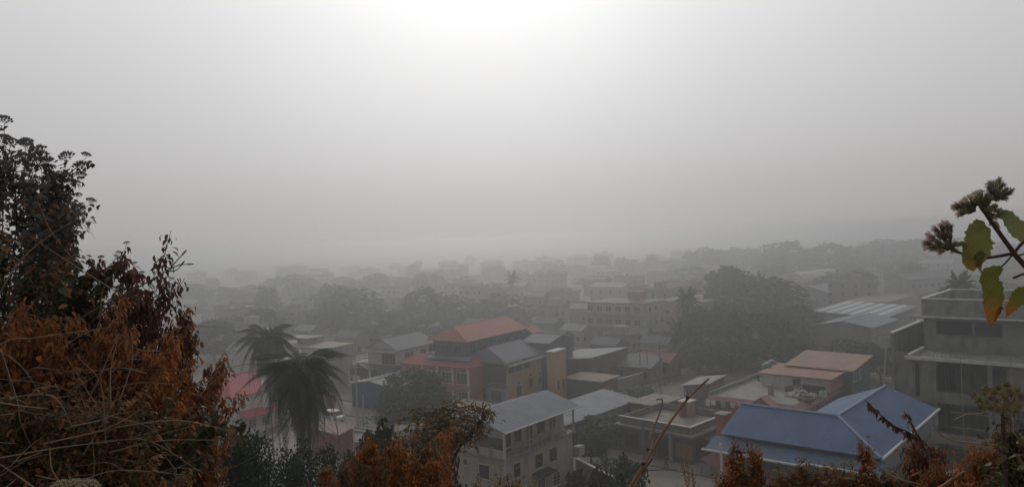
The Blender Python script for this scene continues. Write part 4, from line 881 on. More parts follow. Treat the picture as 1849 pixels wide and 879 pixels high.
NEAR = [
 (750,672,118,112,'loose','bushy mid-green tree hiding the front of the red annex'),
 (708,706,62,116,'loose','lower leafy tree at the left foot of the red-annex tree'),
 (1350,487,130,232,'round_','tallest of the dark trees massed behind the terrace house, centre'),
 (1400,505,110,222,'round_','dark tree just right of the tallest one in the big mass'),
 (1312,482,70,250,'tall_','narrow dark tree left of the tallest one in the big mass'),
 (1428,556,100,190,'round','dark tree at right flank of the big mass, beside the grey annex warehouse'),
 (1290,552,120,185,'broad','dark broad tree in the left half of the big mass'),
 (1250,585,100,180,'round','dark tree at the left front of the big mass by the lane'),
 (1355,560,130,175,'broad','broad dark tree in front centre of the big mass'),
 (1415,606,110,160,'round','dark tree directly above the rusty roofs'),
 (1318,612,110,160,'round','dark tree behind the green water tanks'),
 (1470,628,90,158,'round','dark tree right behind the sun-bleached rusty roof'),
 (1262,625,90,158,'loose','small green tree at the lane corner, above the lean tin roof'),
 (1535,617,110,150,'round','dark tree between rusty roof and warehouses'),
 (1588,628,70,140,'broad','dark tree left of the unfinished building, over the leaning pole'),
 (1500,655,70,138,'round','low dark tree at the right end of the rusty roof'),
 (635,520,110,268,'round_','big dim round tree above the flat-roofed hall'),
 (690,565,110,235,'round','dim tree filling the gap above the grey metal roof'),
 (596,552,70,260,'tall_','slim dim tree left of the big round one above the hall'),
 (768,522,85,262,'round_','dim domed tree, left of the pair above the terracotta roof'),
 (818,534,80,262,'round_','dim domed tree, right of the pair above the terracotta roof'),
 (760,572,130,222,'broad','darker broad tree below the domed pair'),
 (905,530,100,262,'round_','dim rounded tree above the right end of the terracotta roof'),
 (960,560,90,250,'broad_','dim spreading tree right of the terracotta ridge'),
 (870,560,100,235,'broad','dim broad tree right behind the terracotta ridge'),
 (650,590,90,215,'round','dark tree right behind the flat hall roof'),
 (385,582,90,200,'round','dark bluish tree behind the red tiled house, left one'),
 (330,590,90,215,'broad','dark tree behind the tip of the brown shrub'),
 (470,560,80,230,'round','dim tree behind the taller palm crown'),
 (1120,590,70,215,'round','dim tree below the balconies of the white apartment block'),
 (1180,600,60,205,'loose','thin dim tree right below the white apartment block'),
 (1085,640,70,165,'loose','olive tree behind the long grey shed'),
 (1000,615,60,190,'loose','small tree behind the slate roofs'),
 (1210,640,80,172,'loose','scrubby tree over the reddish lane wall'),
 (1100,748,110,108,'loose','scrubby tree right of the low pale shed roof'),
 (1150,700,60,135,'loose','bushy scrub above the brown parapet terrace'),
 (1065,775,70,98,'loose','scrub tree along the street wall beside the white house'),
 (400,785,190,19,'dense','very dark dense tree filling the lower left behind the orange weeds'),
 (318,800,150,18,'dense','dark tree crown left of the very dark dense one'),
 (455,845,110,22,'dense','dark tree at the foot of the left palm trunk'),
 (560,824,150,27,'dense','dark green bush tree under the big drooping palm'),
 (640,830,130,25,'olive','brown-green bushy tree right of the bush under the palm'),
 (690,782,150,22,'olive','olive-brown bushy tree above the orange weeds'),
 (775,782,120,22,'olive','rusty-olive bushy tree left of the slender sapling'),
 (1110,836,120,56,'loose','shrubby tree by the street wall right of the white house'),
 (1060,856,110,52,'olive','dull brown shrubby tree at the bottom beside the white house'),
 (1550,488,55,300,'broad_','hazy tree between grey hall roof and pale long block'),
]
for px, yt, wp, d, kd, lb in NEAR: tpx(px, yt, wp, d, kd+'far' if kd.endswith('_') else kd, lb)
SKY = [(345,512,60,420),(395,518,60,420),(450,514,50,440),(520,496,90,460),(470,528,60,380),(545,508,45,430),(590,522,40,350),(678,493,45,460),(720,500,70,470),(640,505,40,440),(795,487,60,560),(850,497,70,520),(890,480,40,560),(925,486,36,560),(560,530,60,330),(430,545,60,320),(500,545,70,310),
 (1000,476,60,560),(1040,478,50,560),(1086,461,30,560),(1122,464,26,560),(1060,500,50,430),(1178,460,26,560),(1150,474,60,560),(1210,470,60,560),(1270,447,70,520),(1300,452,50,540),(1340,448,70,560),(1245,480,60,430),(1300,500,60,330),(1375,458,50,560),
 (1415,437,85,500),(1395,460,60,460),(1500,441,90,480),(1460,448,60,520),(1545,448,60,500),(1600,433,110,520),(1660,430,100,540),(1560,470,60,430),(1720,430,90,500),(1780,436,90,480),(1840,440,90,460),(1625,470,80,400),(1500,497,60,330),(1700,500,60,330),(1830,480,80,360),(1790,510,90,280),(1840,525,80,240),(1400,480,50,400),(830,520,50,380),(900,510,60,400),(1010,520,60,330),(1040,545,60,270),(740,545,60,290),(560,560,50,260),(415,570,60,260),(620,500,36,500)]
FARL = []
for px, yt, wp, d in SKY:
    yt += (wp*.03 if False else 0)
    k = rt.choice(['round_far','round_far','broad_far','tall_far' if wp < 45 else 'round_far'])
    t = tpx(px, yt, wp, d, k, None, None); FARL.append((px, d, t, 'tree'))

# ------------------------------------------------------------------ palms
def frond_mesh(seed, ln, drop, mt, nl=34, lw=.085, lfl=.75):
    rr = random.Random(seed); m = MB(); n_ = 12; sp = []
    for i in range(n_+1):
        t = i/n_; sp.append(Vector((ln*(t - .35*drop*t**2.2), 0, ln*(.34*t*(1-.3*drop) - .95*drop*t**2.1))))
    m.tube(sp, [.045*(1-.8*i/n_) for i in range(n_+1)], 4)
    for k in range(nl):
        t = .14 + .84*k/nl; i = min(n_-1, int(t*n_)); p0 = sp[i].lerp(sp[i+1], t*n_-i); tg = (sp[i+1]-sp[i]).normalized()
        l_ = lfl*(math.sin(math.pi*min(1, .18+t*.88))**.7)*ln/3.6*rr.uniform(.85,1.15)
        for s_ in (-1, 1):
            d_ = (tg*.55 + Vector((0, s_, 0))*.75 + Vector((0,0,-.25-.5*drop*rr.uniform(.6,1.3)))).normalized()
            e_ = p0 + d_*l_*.6; f_ = e_ + (d_ + Vector((0,0,-.9))).normalized()*l_*.45
            wv = tg*lw
            m.add([p0-wv*.5, p0+wv*.5, e_+wv*.55, e_-wv*.45, f_], [(0,1,2,3),(3,2,4)])
    return m.mesh('frond', mt)
FR = {}
for k, dr in enumerate((.75,1.0,1.3,1.6,1.9)): FR[k] = frond_mesh(k, 5.4, dr, LEAF['palm'], 46, lfl=1.0)
FRS = {k: frond_mesh(20+k, 4.6, dr, LEAF['palm'], 30, lw=.12) for k, dr in enumerate((.3,.5,.75,1.05,1.5))}
FRD = frond_mesh(9, 5.0, 2.3, LEAF['palmdry'], 30)
def palm(px, py, base, d, size, n_, label, seed, dead=4, lean=0.0, group='palms of the town', rtr=.16, simple=False):
    rr = random.Random(seed); c0 = P3(px, py, d); z0 = gz(c0.x, c0.y) if d < 70 else 0
    t = thing('coconut_palm' if not simple else 'palm_tree', label, 'palm tree', (c0.x, c0.y, z0), 0, group); rtr *= .8 if not simple else 1; H = c0.z - z0
    m = MB(); m.tube([(lean,0,-.5),(lean*.6,.1,H*.3),(lean*.15,.1,H*.7),(0,0,H)], [rtr*1.5,rtr*1.1,rtr,rtr*.85], 10); m.build('trunk', PALMB, t, True)
    if not simple:
        m = MB(); [m.lathe((.35*math.cos(a),.35*math.sin(a),H-.75), [(.05,0),(.14,.1),(.15,.22),(.05,.36)], 8) for a in (0.3,1.4,2.6,3.9,5.2)]; m.build('coconut_bunch', mat('coconut_husk', (.10,.09,.04)), t, True)
    fr = []; FRX = FRS if simple else FR; T0 = R(-66) if simple else R(-56)
    for i in range(n_):
        a = i*2.399 + rr.uniform(-.25,.25); k = min(4, int(5*i/n_ + rr.uniform(-.3,.5))); k = max(0, k)
        fr.append((FRX[k], a, T0 + R(84*i/n_), size*rr.uniform(.88,1.1), k))
    for i in range(dead): fr.append((FRD, rr.random()*6.28, R(38), size*rr.uniform(.8,1), 5))
    if simple:
        V = []; m = MB()
        for me, a, tilt, s_, k in fr:
            mt = Matrix.Translation((0,0,H)) @ Matrix.Rotation(a, 4, 'Z') @ Matrix.Rotation(tilt, 4, 'Y') @ Matrix.Scale(s_, 4)
            m.add([mt @ v.co for v in me.vertices], [tuple(p.vertices) for p in me.polygons])
        m.build('crown', LEAF['palm'], t)
    else:
        for me, a, tilt, s_, k in fr:
            o = link('frond', me, t, (0,0,H)); o.rotation_euler = (0, tilt, a); o.scale = (s_,)*3
            if k == 5: o['label'] = 'dry brown hanging frond'
    return t
palm(540, 674, 900, 48, .72, 58, 'big coconut palm with drooping dark fronds in front of the red-roofed house', 3, 14)
palm(482, 614, 900, 88, .95, 32, 'taller slimmer coconut palm, left of the big drooping one', 8, 3, lean=.4, rtr=.10)
palm(556, 716, 900, 51, .50, 26, 'lower coconut palm half hidden behind the big drooping one', 14, 3, lean=-.4)
palm(1240, 545, 700, 185, 1.1, 34, 'hazy palm rising left of the big dark trees', 4, 2, simple=True, rtr=.2)
palm(1318, 498, 700, 225, .9, 26, 'hazy palm on the skyline of the big dark trees', 6, 0, simple=True)
palm(1735, 520, 560, 128, .82, 34, 'bushy palm behind the parapet of the unfinished building', 5, 0, simple=True, rtr=.2)
palm(1706, 532, 560, 126, .45, 18, 'small arching palm left of the bushy one behind the parapet', 15, 0, simple=True)
palm(925, 505, 560, 300, 1.1, 16, 'dim palm above the right end of the terracotta roof', 9, 0, simple=True)
palm(1225, 600, 700, 175, .9, 16, 'dark low palm at the left foot of the big dark trees', 10, 0, simple=True)

# ------------------------------------------------------------------ the hazy town beyond
rf_ = random.Random(2024)
TOWN = [] # hand-placed blocks seen in the picture: px, py of near roof corner, width px, kind, roof, wall, height
HAND = [(452,590,70,'flat','flat',HZW,7),(385,560,60,'gable','grey',HZW,5),(560,598,60,'gable','pale',HZG,4.5),(520,575,50,'flat','flat',HZG,6),(610,560,44,'flat','flat',HZP,7),
 (350,548,50,'gable','pale',HZG,5),(480,560,50,'gable','red',HZW,5),(545,548,50,'gable','grey',HZW,6),(430,536,44,'flat','flat',HZC,7),(365,528,40,'gable','grey',HZG,5),(500,530,44,'gable','red',HZC,5),
 (860,520,60,'flat','flat',HZC,10),(905,524,50,'flat','flat',HZP,8),(840,508,44,'flat','flat',HZW,9),(945,516,50,'gable','pale',HZG,6),(980,535,60,'gable','grey',HZG,7),(1030,530,60,'flat','flat',HZW,8),(1010,555,60,'flat','flat',HZW,7),(1060,558,44,'gable','pale',HZG,5),
 (1000,585,70,'gable','grey',HZG,5),(1050,598,60,'gable','pale',HZC,4),(1090,505,60,'gable','grey',HZG,8),(1110,490,50,'gable','red',HZW,6),(1150,500,60,'flat','flat',HZG,8),(1240,510,60,'flat','flat',HZC,8),(1290,505,56,'flat','flat',HZW,9),(1200,490,50,'gable','grey',HZG,7),(1270,520,50,'flat','flat',HZP,9),
 (1330,480,50,'flat','flat',HZW,8),(690,540,50,'gable','grey',HZG,5),(715,520,50,'flat','flat',HZC,7),(700,505,40,'gable','pale',HZW,6),(790,508,44,'flat','flat',HZC,8),(740,560,40,'gable','grey',HZG,5),(660,512,44,'gable','pale',HZG,5),
 (1470,545,60,'gable','grey',HZG,4),(1560,515,50,'flat','flat',HZW,6),(1590,492,50,'flat','flat',HZW,7),(1700,520,60,'flat','flat',HZC,5),(1790,540,70,'gable','grey',HZG,5),(1840,505,60,'flat','flat',HZW,7),(1820,470,60,'gable','pale',HZG,6),(1560,462,50,'gable','grey',HZW,6),(1480,475,50,'flat','flat',HZG,7),(1380,500,44,'gable','grey',HZW,5),
 (1165,605,60,'gable','grey',HZG,4),(1110,625,50,'gable','grey',BRW,4),(870,588,50,'gable','grey',HZG,6),(640,610,50,'gable','grey',HZG,5),(505,612,60,'flat','flat',HZC,5),(470,640,70,'gable','grey',HZG,4),(1010,612,50,'gable','grey',NAVY,6),
 (1210,655,50,'gable','red',CWB,3.4),(1175,665,44,'shed','grey',CWB,3.2),(1140,610,60,'flat','flat',HZC,4),(1205,622,60,'gable','grey',HZC,4)]
def small_house(px, py, wpx, kd, rc, wm_, hgt):
    c_ = G(px, py, hgt); d_ = c_.y; wd = max(8, min(30, wpx*d_/F/1.25)); dp = wd*rf_.uniform(.6,.85); an_ = R(50+rf_.uniform(-7,7))
    names = {'flat':('flat_roofed_building','building'),'gable':('gabled_house','house'),'shed':('gabled_house','house')}
    t = thing(names[kd][0], None, names[kd][1], (c_.x, c_.y, 0), an_)
    kd_ = kd; X, Y = dp, wd
    wall_mesh(kd_, X, Y, 0, hgt, 1.6, .3, 'y').build('wall', wm_, t)
    if kd == 'flat':
        s = MB(); s.box(0,0,hgt-.16,X,Y,hgt+.02); 
        for bx in ((0,0,hgt,X,.2,hgt+.8),(0,Y-.2,hgt,X,Y,hgt+.8),(0,.2,hgt,.2,Y-.2,hgt+.8)): s.box(*bx)
        s.build('roof_slab', HR['flat'], t)
        if rf_.random() < .6: s = MB(); s.box(X*.3,Y*.3,hgt+.02,X*.3+3,Y*.3+3.4,hgt+2.6); s.build('stair_head', wm_, t)
        if rf_.random() < .5: s = MB(); s.lathe((X*.7,Y*.7,hgt+.02), [(.6,0),(.6,1.2),(.3,1.45)], 10); s.build('roof_tank', mat('black_tank', (.05,.05,.055)), t)
    else: roof_mesh(kd_, X, Y, hgt, 1.6, axis='y').build('roof', HR[rc], t)
    for st in range(max(1, int(hgt/3))):
        n_w = max(2, int(Y/3.6))
        for i in range(n_w): place_window(t, 'B', .9+i*(Y-2.6)/max(1,n_w-1), 1.0+3.1*st, 1.3, 1.4, X, Y, 'open', WHITE if rf_.random() < .3 else GREYT, GLASS, off=.3)
        for i in range(max(1, int(X/5))): place_window(t, 'A', 1.2+i*4.2, 1.0+3.1*st, 1.2, 1.4, X, Y, 'open', GREYT, GLASS, off=.3)
    FARL.append((px, d_, t, {'flat':'flat-roofed building','gable':rc+'-roofed house','shed':rc+'-roofed house'}[kd])); TOWN.append((c_.x, c_.y, wd)); return t
for hnd in HAND: small_house(*hnd)
# fill between them on the same street grid, ever fainter
for i in range(400):
    d_ = 250*(1+ 2.2*rf_.random()**1.3); px = rf_.uniform(330, 1849)
    if len(TOWN) > 150: break
    hor = 430-.036*(px-CX); hgt = rf_.choice([4,5,6,7,8,9,10]); py = hor + (30-hgt)*F/d_
    q = G(px, py, hgt)
    if any((q.x-a)**2+(q.y-b)**2 < (w_*.8+14)**2 for a, b, w_ in TOWN): continue
    if 1230 < px < 1460 and d_ < 330: continue
    small_house(px, py, rf_.uniform(16,24)*F/d_, rf_.choice(['flat','flat','gable','gable','gable']), rf_.choice(['grey','grey','pale','red']), rf_.choice([HZW,HZG,HZC,HZP,HZW]), hgt)
for i in range(34):
    d_ = 300*(1+1.8*rf_.random()); px = rf_.uniform(330, 1849)
    hor = 430-.036*(px-CX); th_ = rf_.uniform(7,13)
    t = tpx(px, hor + (30-th_)*F/d_, rf_.uniform(8,14)*F/d_, d_, 'round_far' if rf_.random() < .6 else 'broad_far', None, None); FARL.append((px, d_, t, 'tree'))
ORD = ['leftmost','second','third','fourth','fifth','sixth','seventh','eighth','ninth','tenth','eleventh','twelfth','thirteenth','fourteenth','fifteenth','sixteenth','seventeenth','eighteenth','nineteenth','twentieth']
ZN = [(0,470,'left of the taller palm'),(470,600,'above the coconut palms'),(600,760,'above the white balcony house'),(760,880,'above the left of the terracotta roof'),(880,1000,'above the slate roofs'),(1000,1100,'above the long grey shed'),(1100,1220,'above the lane wall'),(1220,1360,'left over the big dark trees'),(1360,1480,'right over the big dark trees'),(1480,1600,'above the warehouses'),(1600,1720,'above the unfinished parapet'),(1720,2000,'behind the flowering stem')]
DB = [(0,300,'dim'),(300,420,'faint'),(420,560,'fainter'),(560,9999,'ghostly')]
bins = {}
for px, d_, t, k in FARL:
    zn = next(z_[2] for z_ in ZN if z_[0] <= px < z_[1]); db = next(z_[2] for z_ in DB if z_[0] <= d_ < z_[1])
    bins.setdefault((k, db, zn), []).append((px, t))
for (k, db, zn), ls in bins.items():
    ls.sort(key=lambda q: q[0]); grp = {'tree':'hazy trees of the far town'}.get(k, 'hazy houses of the far town')
    for i, (px, t) in enumerate(ls):
        t['group'] = grp; t['category'] = 'tree' if k == 'tree' else ('building' if 'building' in k else 'house')
        if len(ls) == 1: t['label'] = f'only {db} {k} {zn}'
        else: t['label'] = (f'leftmost {db} {k} {zn}' if i == 0 else f'{ORD[i]} from left, {db} {k} {zn}')

# ------------------------------------------------------------------ plants on the slope by the camera
def fleaf(kind):
    """leaf template along +x, face up +z: verts and triangles/quads"""
    if kind == 'ovate': W_ = [0,.26,.36,.30,.17,0]; fold=.10; curl=.25
    elif kind == 'dry': W_ = [0,.20,.22,.24,.12,0]; fold=.22; curl=.7
    else: W_ = [0,.13,.16,.12,.06,0]; fold=.05; curl=.2
    n_ = len(W_); V = []
    for i, w_ in enumerate(W_):
        t = i/(n_-1); z = -curl*t*t
        V += [(t, w_, z+fold*w_*2.4), (t, 0, z), (t, -w_, z+fold*w_*2.4)]
    Fi = []
    for i in range(n_-1):
        a = i*3; Fi += [(a,a+1,a+4,a+3),(a+1,a+2,a+5,a+4)]
    return np.array(V), np.array(Fi)
TPL = {k: fleaf(k) for k in ('ovate','dry','thin')}
class Leaves:
    def __init__(s): s.V=[]; s.F=[]; s.n=0
    def add(s, p, d, size, kind, rr, wid=1.0):
        V, Fi = TPL[kind]; d = Vector(d).normalized(); side = d.cross(Vector((rr.gauss(0,.35), rr.gauss(0,.35), 1)))
        if side.length < .05: side = Vector((1,0,0))
        side.normalize(); up = side.cross(d)
        B = np.array([d*size, side*size*wid, up*size]); s.V.append(V @ B + np.array(p)); s.F.append(Fi + s.n); s.n += len(V)
    def build(s, name, mt, parent):
        if not s.V: return
        return link(name, np_mesh(name, np.concatenate(s.V), np.concatenate(s.F), mt, True), parent)
LM = {
 'green': mat('deep_green_leaf', (.055,.065,.03), rough=.6, var=.5, scale=28, col2=(.055,.06,.024), trans=.22),  # the leaves' own deep green, mottled at random
 'greygreen': mat('grey_green_leaf', (.125,.125,.115), rough=.7, var=.5, scale=20, trans=.35),
 'maroon': mat('dry_maroon_leaf', (.11,.05,.042), rough=.8, var=.6, scale=28, col2=(.15,.075,.055), trans=.15),
 'rust': mat('rust_orange_leaf', (.27,.085,.026), rough=.75, var=.7, scale=24, col2=(.36,.13,.04), trans=.3),
 'orange': mat('bright_orange_leaf', (.46,.12,.028), rough=.7, var=.6, scale=18, col2=(.46,.16,.04), trans=.3),
 'brown': mat('dry_brown_leaf', (.17,.08,.038), rough=.8, var=.6, scale=24, col2=(.26,.12,.05), trans=.3),
 'olive': mat('olive_brown_leaf', (.085,.075,.028), rough=.75, var=.6, scale=20, col2=(.13,.09,.035), trans=.2),
}
STEM = mat('dry_stem', (.13,.095,.065), var=.3, scale=20); STEMD = mat('dark_stem', (.05,.036,.03), var=.3, scale=20); STEMP = mat('pale_dry_twig', (.30,.22,.15), var=.2, scale=20)
PUFF = mat('grey_seed_head', (.20,.19,.185), rough=.95, var=.35, scale=40); PUFFO = mat('pale_olive_puff', (.34,.275,.17), rough=.95, var=.35, scale=60); PUFFP = mat('pinkish_seed_head', (.17,.10,.10), rough=.95, var=.4, scale=60)
def head_mesh(seed, r_, n_, flat=.5, fl=.25, mt=PUFF, thick=.12):
    """a flat-topped cluster of small bristly florets"""
    rr = random.Random(seed); m = MB()
    for i in range(n_):
        a = i*2.399; q = r_*math.sqrt((i+.5)/n_); top = Vector((q*math.cos(a), q*math.sin(a), r_*flat*(1-(q/r_)**2) + rr.uniform(-.06,.06)*r_))
        b = top*.35 + Vector((0,0,-r_*.5)); ax = (top-b).normalized(); l_ = fl*r_*rr.uniform(.8,1.2)
        m.tube([b, top-ax*l_], [.012*r_+.0004]*2, 3, False)
        m.tube([top-ax*l_, top-ax*l_*.6, top-ax*l_*.1, top], [thick*r_*.35, thick*r_*.8, thick*r_, thick*r_*.9], 5)
        for k in range(5):
            an_ = k*1.257+i; s1 = ax.cross(Vector((math.cos(an_), math.sin(an_), .3))).normalized()
            e_ = top + ax*l_*.45 + s1*thick*r_*1.3; wv = ax.cross(s1)*thick*r_*.28
            m.add([top-wv, top+wv, e_], [(0,1,2)])
    return m.mesh('flower_head', mt, False)
HM = {'grey': [head_mesh(i, 1.0, 26) for i in range(3)]}
HM['puff'] = [head_mesh(10+i, 1.0, 30, .6, .3, PUFFO, .15) for i in range(2)]
def put_head(kind, p, r_, parent, rr, tilt=.3):
    o = link('flower_head', rr.choice(HM[kind]), parent, p); o.rotation_euler = (rr.uniform(-tilt,tilt), rr.uniform(-tilt,tilt), rr.random()*6); o.scale = (r_,)*3; return o
def smooth_path(pts, n_=14):
    pts = [Vector(p) for p in pts]; out_ = []
    ext = [pts[0]*2-pts[1]] + pts + [pts[-1]*2-pts[-2]]
    for i in range(1, len(ext)-2):
        p0,p1,p2,p3 = ext[i-1:i+3]
        for k in range(n_):
            t = k/n_; out_.append(.5*((2*p1)+(-p0+p2)*t+(2*p0-5*p1+4*p2-p3)*t*t+(-p0+3*p1-3*p2+p3)*t**3))
    out_.append(pts[-1]); return out_
def shrub(name, label, cat, stems, leafk, seed, dens=60, lsz=.05, kind='ovate', rad=.006, stemm=STEM, heads=None, hr=.028, branch=5, blen=.16, group=None, droop=.5, bare=.25, second=None, bunch=1, pale=0):
    """stems: list of (root xyz or None, [(px,py,distance)...]); leaves hang from every stem and twig"""
    rr = random.Random(seed); first = stems[0][0]; lsz *= .64; dens = int(dens*1.55)
    p_last = P3(*first); base = Vector((p_last.x, p_last.y, gz(p_last.x, p_last.y)))
    root = thing(name, label, cat, base, 0, group); LV = {leafk: Leaves()}
    if second: LV[second] = Leaves()
    sm = MB(); tips = []; tw_all = []
    for pth in stems:
        P = [P3(*q) for q in pth]; g0 = gz(P[0].x, P[0].y)
        if P[0].z > g0+.05: P = [Vector((P[0].x + rr.uniform(-.15,.15), P[0].y+rr.uniform(-.1,.2), g0-.05))] + P
        P = [q - base for q in P]; S = smooth_path(P, 8); m_ = len(S)
        sm.tube(S, [rad*(1.15-.95*i/(m_-1)) for i in range(m_)], 6); tips.append(S[-1])
        tw = [(S, int(m_*bare), m_)]
        for b in range(branch):
            i = rr.randrange(int(m_*.35), m_-1); tg = (S[min(i+1,m_-1)]-S[i-1]).normalized()
            d_ = (tg*.6 + Vector((rr.gauss(0,.6), rr.gauss(0,.35), rr.uniform(-.1,.7)))).normalized(); l_ = blen*rr.uniform(.5,1.4)
            bp_ = [S[i], S[i]+d_*l_*.5+Vector((0,0,-.01)), S[i]+d_*l_+Vector((0,0,rr.uniform(-.04,.05)))]; bs = smooth_path(bp_, 4)
            sm.tube(bs, [rad*.45*(1.1-.7*k/(len(bs)-1)) for k in range(len(bs))], 4); tw.append((bs, 1, len(bs))); tips.append(bs[-1])
        tw_all += tw
        tot = sum(sum((T[k+1]-T[k]).length for k in range(a, b-1)) for T, a, b in tw)
        for T, a, b in tw:
            ln_ = sum((T[k+1]-T[k]).length for k in range(a, b-1)); cnt = max(1, int(dens*ln_/max(tot,.01)))
            for q in range(cnt):
                k = rr.randrange(a, b-1); p = T[k].lerp(T[k+1], rr.random())
                a_ = rr.random()*6.28; d_ = Vector((math.cos(a_), math.sin(a_)*.8, rr.uniform(-1.3,.5)*droop - droop*.4)).normalized()
                pet = p + d_*lsz*.35*rr.random() + Vector((rr.gauss(0,1),rr.gauss(0,1),rr.gauss(0,1)))*(lsz*.5 if bunch > 1 else .002)
                lk = second if second and rr.random() < .35 else leafk
                LV[lk].add(pet, d_, lsz*rr.uniform(.55,1.25), kind if rr.random() < .8 else 'dry', rr, rr.uniform(.7,1.15))
    sm.build('stem', stemm, root, True)
    if pale:
        pt = MB()
        for b in range(pale):
            T, a, b_ = rr.choice(tw_all); s_ = T[rr.randrange(len(T)//3, len(T))]; a_ = rr.uniform(-1.2,1.2); l_ = rr.uniform(.10,.42)
            d_ = Vector((math.sin(a_)*rr.choice((-1,1)), rr.uniform(-.5,.2), math.cos(a_)*rr.uniform(-.4,1))).normalized()
            q_ = [s_+Vector((0,-.03,0)), s_+d_*l_*.5+Vector((rr.gauss(0,.012), -.04, rr.gauss(0,.012))), s_+d_*l_+Vector((rr.gauss(0,.03), -.05, rr.gauss(0,.03)-.02))]
            q_ = smooth_path(q_, 4); pt.tube(q_, [.0022*(1.1-.8*k/(len(q_)-1)) for k in range(len(q_))], 4)
        pt.build('dry_side_twig', STEMP, root)
    for lk, lv in LV.items(): lv.build('foliage', LM[lk], root)
    if heads:
        for t in tips:
            if rr.random() < .85: put_head(heads, t + Vector((0,0,hr*.5)), hr*rr.uniform(.7,1.25), root, rr)
    return root
def rp(rr, x0, x1, y0, y1, d0, d1): return (rr.uniform(x0,x1), rr.uniform(y0,y1), rr.uniform(d0,d1))
# --- the tall mass at the left
rr = random.Random(41)
shrub('tall_shrub', 'tallest grey-green shrub at the left edge with flat seed heads against the sky', 'shrub',
      [[(-10,900,3.7),(-5,600,3.65),(5,400,3.6),(8,222,3.55)], [(30,900,3.7),(30,600,3.6),(40,420,3.6),(46,262,3.5)], [(0,800,3.4),(-20,500,3.5),(0,350,3.5),(-4,255,3.5)], [(20,800,3.6),(15,560,3.5),(30,400,3.5),(22,305,3.45)]],
      'greygreen', 1, 240, .050, heads='grey', hr=.032, branch=13, blen=.085, rad=.007, stemm=STEMD, second='green', bunch=2)
shrub('tall_shrub', 'grey-green shrub reaching the flat seed heads right of the tallest shrub', 'shrub',
      [[(60,900,3.6),(70,650,3.5),(80,450,3.5),(74,285,3.4)], [(80,900,3.6),(90,600,3.5),(100,420,3.5),(120,288,3.4)], [(90,850,3.6),(95,560,3.5),(100,440,3.5),(108,320,3.5)], [(70,850,3.7),(60,560,3.5),(95,440,3.6),(88,330,3.5)], [(60,850,3.7),(90,600,3.5),(120,440,3.6),(125,345,3.5)], [(40,850,3.7),(50,560,3.5),(60,440,3.6),(62,345,3.5)]],
      'greygreen', 2, 370, .044, heads='grey', hr=.032, branch=15, blen=.13, rad=.006, stemm=STEMD, second='green', bunch=2)
shrub('leafy_shrub', 'dark shrub with a lone flowering twig tipping right below the tall seed heads', 'shrub',
      [[(40,880,3.4),(60,620,3.4),(100,470,3.4),(150,392,3.3)], [(60,880,3.4),(90,620,3.4),(110,500,3.4),(128,420,3.3)], [(20,880,3.4),(30,620,3.4),(50,520,3.4),(60,420,3.3)], [(80,880,3.6),(100,620,3.4),(85,470,3.4),(110,395,3.4)]],
      'greygreen', 3, 420, .048, heads='grey', hr=.022, branch=15, blen=.17, rad=.005, stemm=STEMD, second='brown', bunch=3, pale=8)
for k, (st, lb) in enumerate((
  ([[(0,900,3.1),(15,700,3.1),(40,560,3.1),(75,470,3.1)], [(40,900,3.1),(60,720,3.1),(90,600,3.1),(110,500,3.0)], [(-30,900,3),(-20,700,3),(0,560,3),(10,460,3)]], 'dense dark shrub at the left edge, at eye level under the tall ones'),
  ([[(100,900,3.2),(110,760,3.2),(130,640,3.2),(135,540,3.2)], [(140,900,3.2),(150,760,3.2),(170,660,3.2),(180,580,3.2)]], 'dark shrub between the dense left one and the maroon ones'))):
    shrub('leafy_shrub', lb, 'shrub', st, 'green', 10+k, 560, .052, branch=17, blen=.22, rad=.005, stemm=STEMD, second='brown', bunch=3, pale=8)
shrub('withered_shrub', 'maroon withered shrub with curled leaves and wavy tips against the haze', 'shrub',
      [[(130,900,3.3),(140,700,3.3),(165,560,3.3),(222,466,3.2)], [(180,900,3.3),(190,700,3.3),(220,580,3.3),(243,478,3.2)], [(150,900,3.3),(160,680,3.3),(150,560,3.3),(165,480,3.3)], [(120,880,3.4),(130,680,3.4),(130,520,3.3),(190,490,3.3)], [(200,900,3.3),(190,720,3.3),(230,600,3.3),(215,530,3.2)]],
      'maroon', 4, 520, .044, kind='dry', branch=12, blen=.13, rad=.005, droop=.9, heads='grey', hr=.014, bunch=1)
shrub('withered_shrub', 'maroon withered shrub whose two hanging tips stand beside the bare twig', 'shrub',
      [[(220,900,3.2),(225,740,3.2),(240,600,3.2),(292,468,3.1)], [(250,900,3.2),(250,740,3.2),(270,620,3.2),(300,500,3.1)], [(230,900,3.2),(230,700,3.2),(250,600,3.2),(262,540,3.1)], [(190,880,3.2),(200,740,3.2),(200,650,3.2),(225,590,3.1)], [(210,880,3.2),(230,740,3.2),(262,640,3.2),(285,560,3.1)]],
      'maroon', 5, 420, .044, kind='dry', branch=13, blen=.12, rad=.005, droop=1.0, bunch=2)
shrub('withered_shrub', 'reddish-brown shrub with ragged spires left of the red tiled house', 'shrub',
      [[(300,900,3.4),(310,760,3.4),(325,660,3.4),(344,556,3.3)], [(320,900,3.4),(325,780,3.4),(335,700,3.4),(350,606,3.3)], [(280,900,3.4),(290,760,3.4),(300,690,3.4),(318,590,3.4)], [(340,900,3.4),(350,800,3.4),(365,740,3.4),(408,652,3.3)], [(260,880,3.4),(270,760,3.4),(280,690,3.4),(290,610,3.4)]],
      'brown', 6, 620, .038, kind='dry', branch=13, blen=.085, rad=.004, droop=1.0, second='maroon', bunch=2, pale=10)
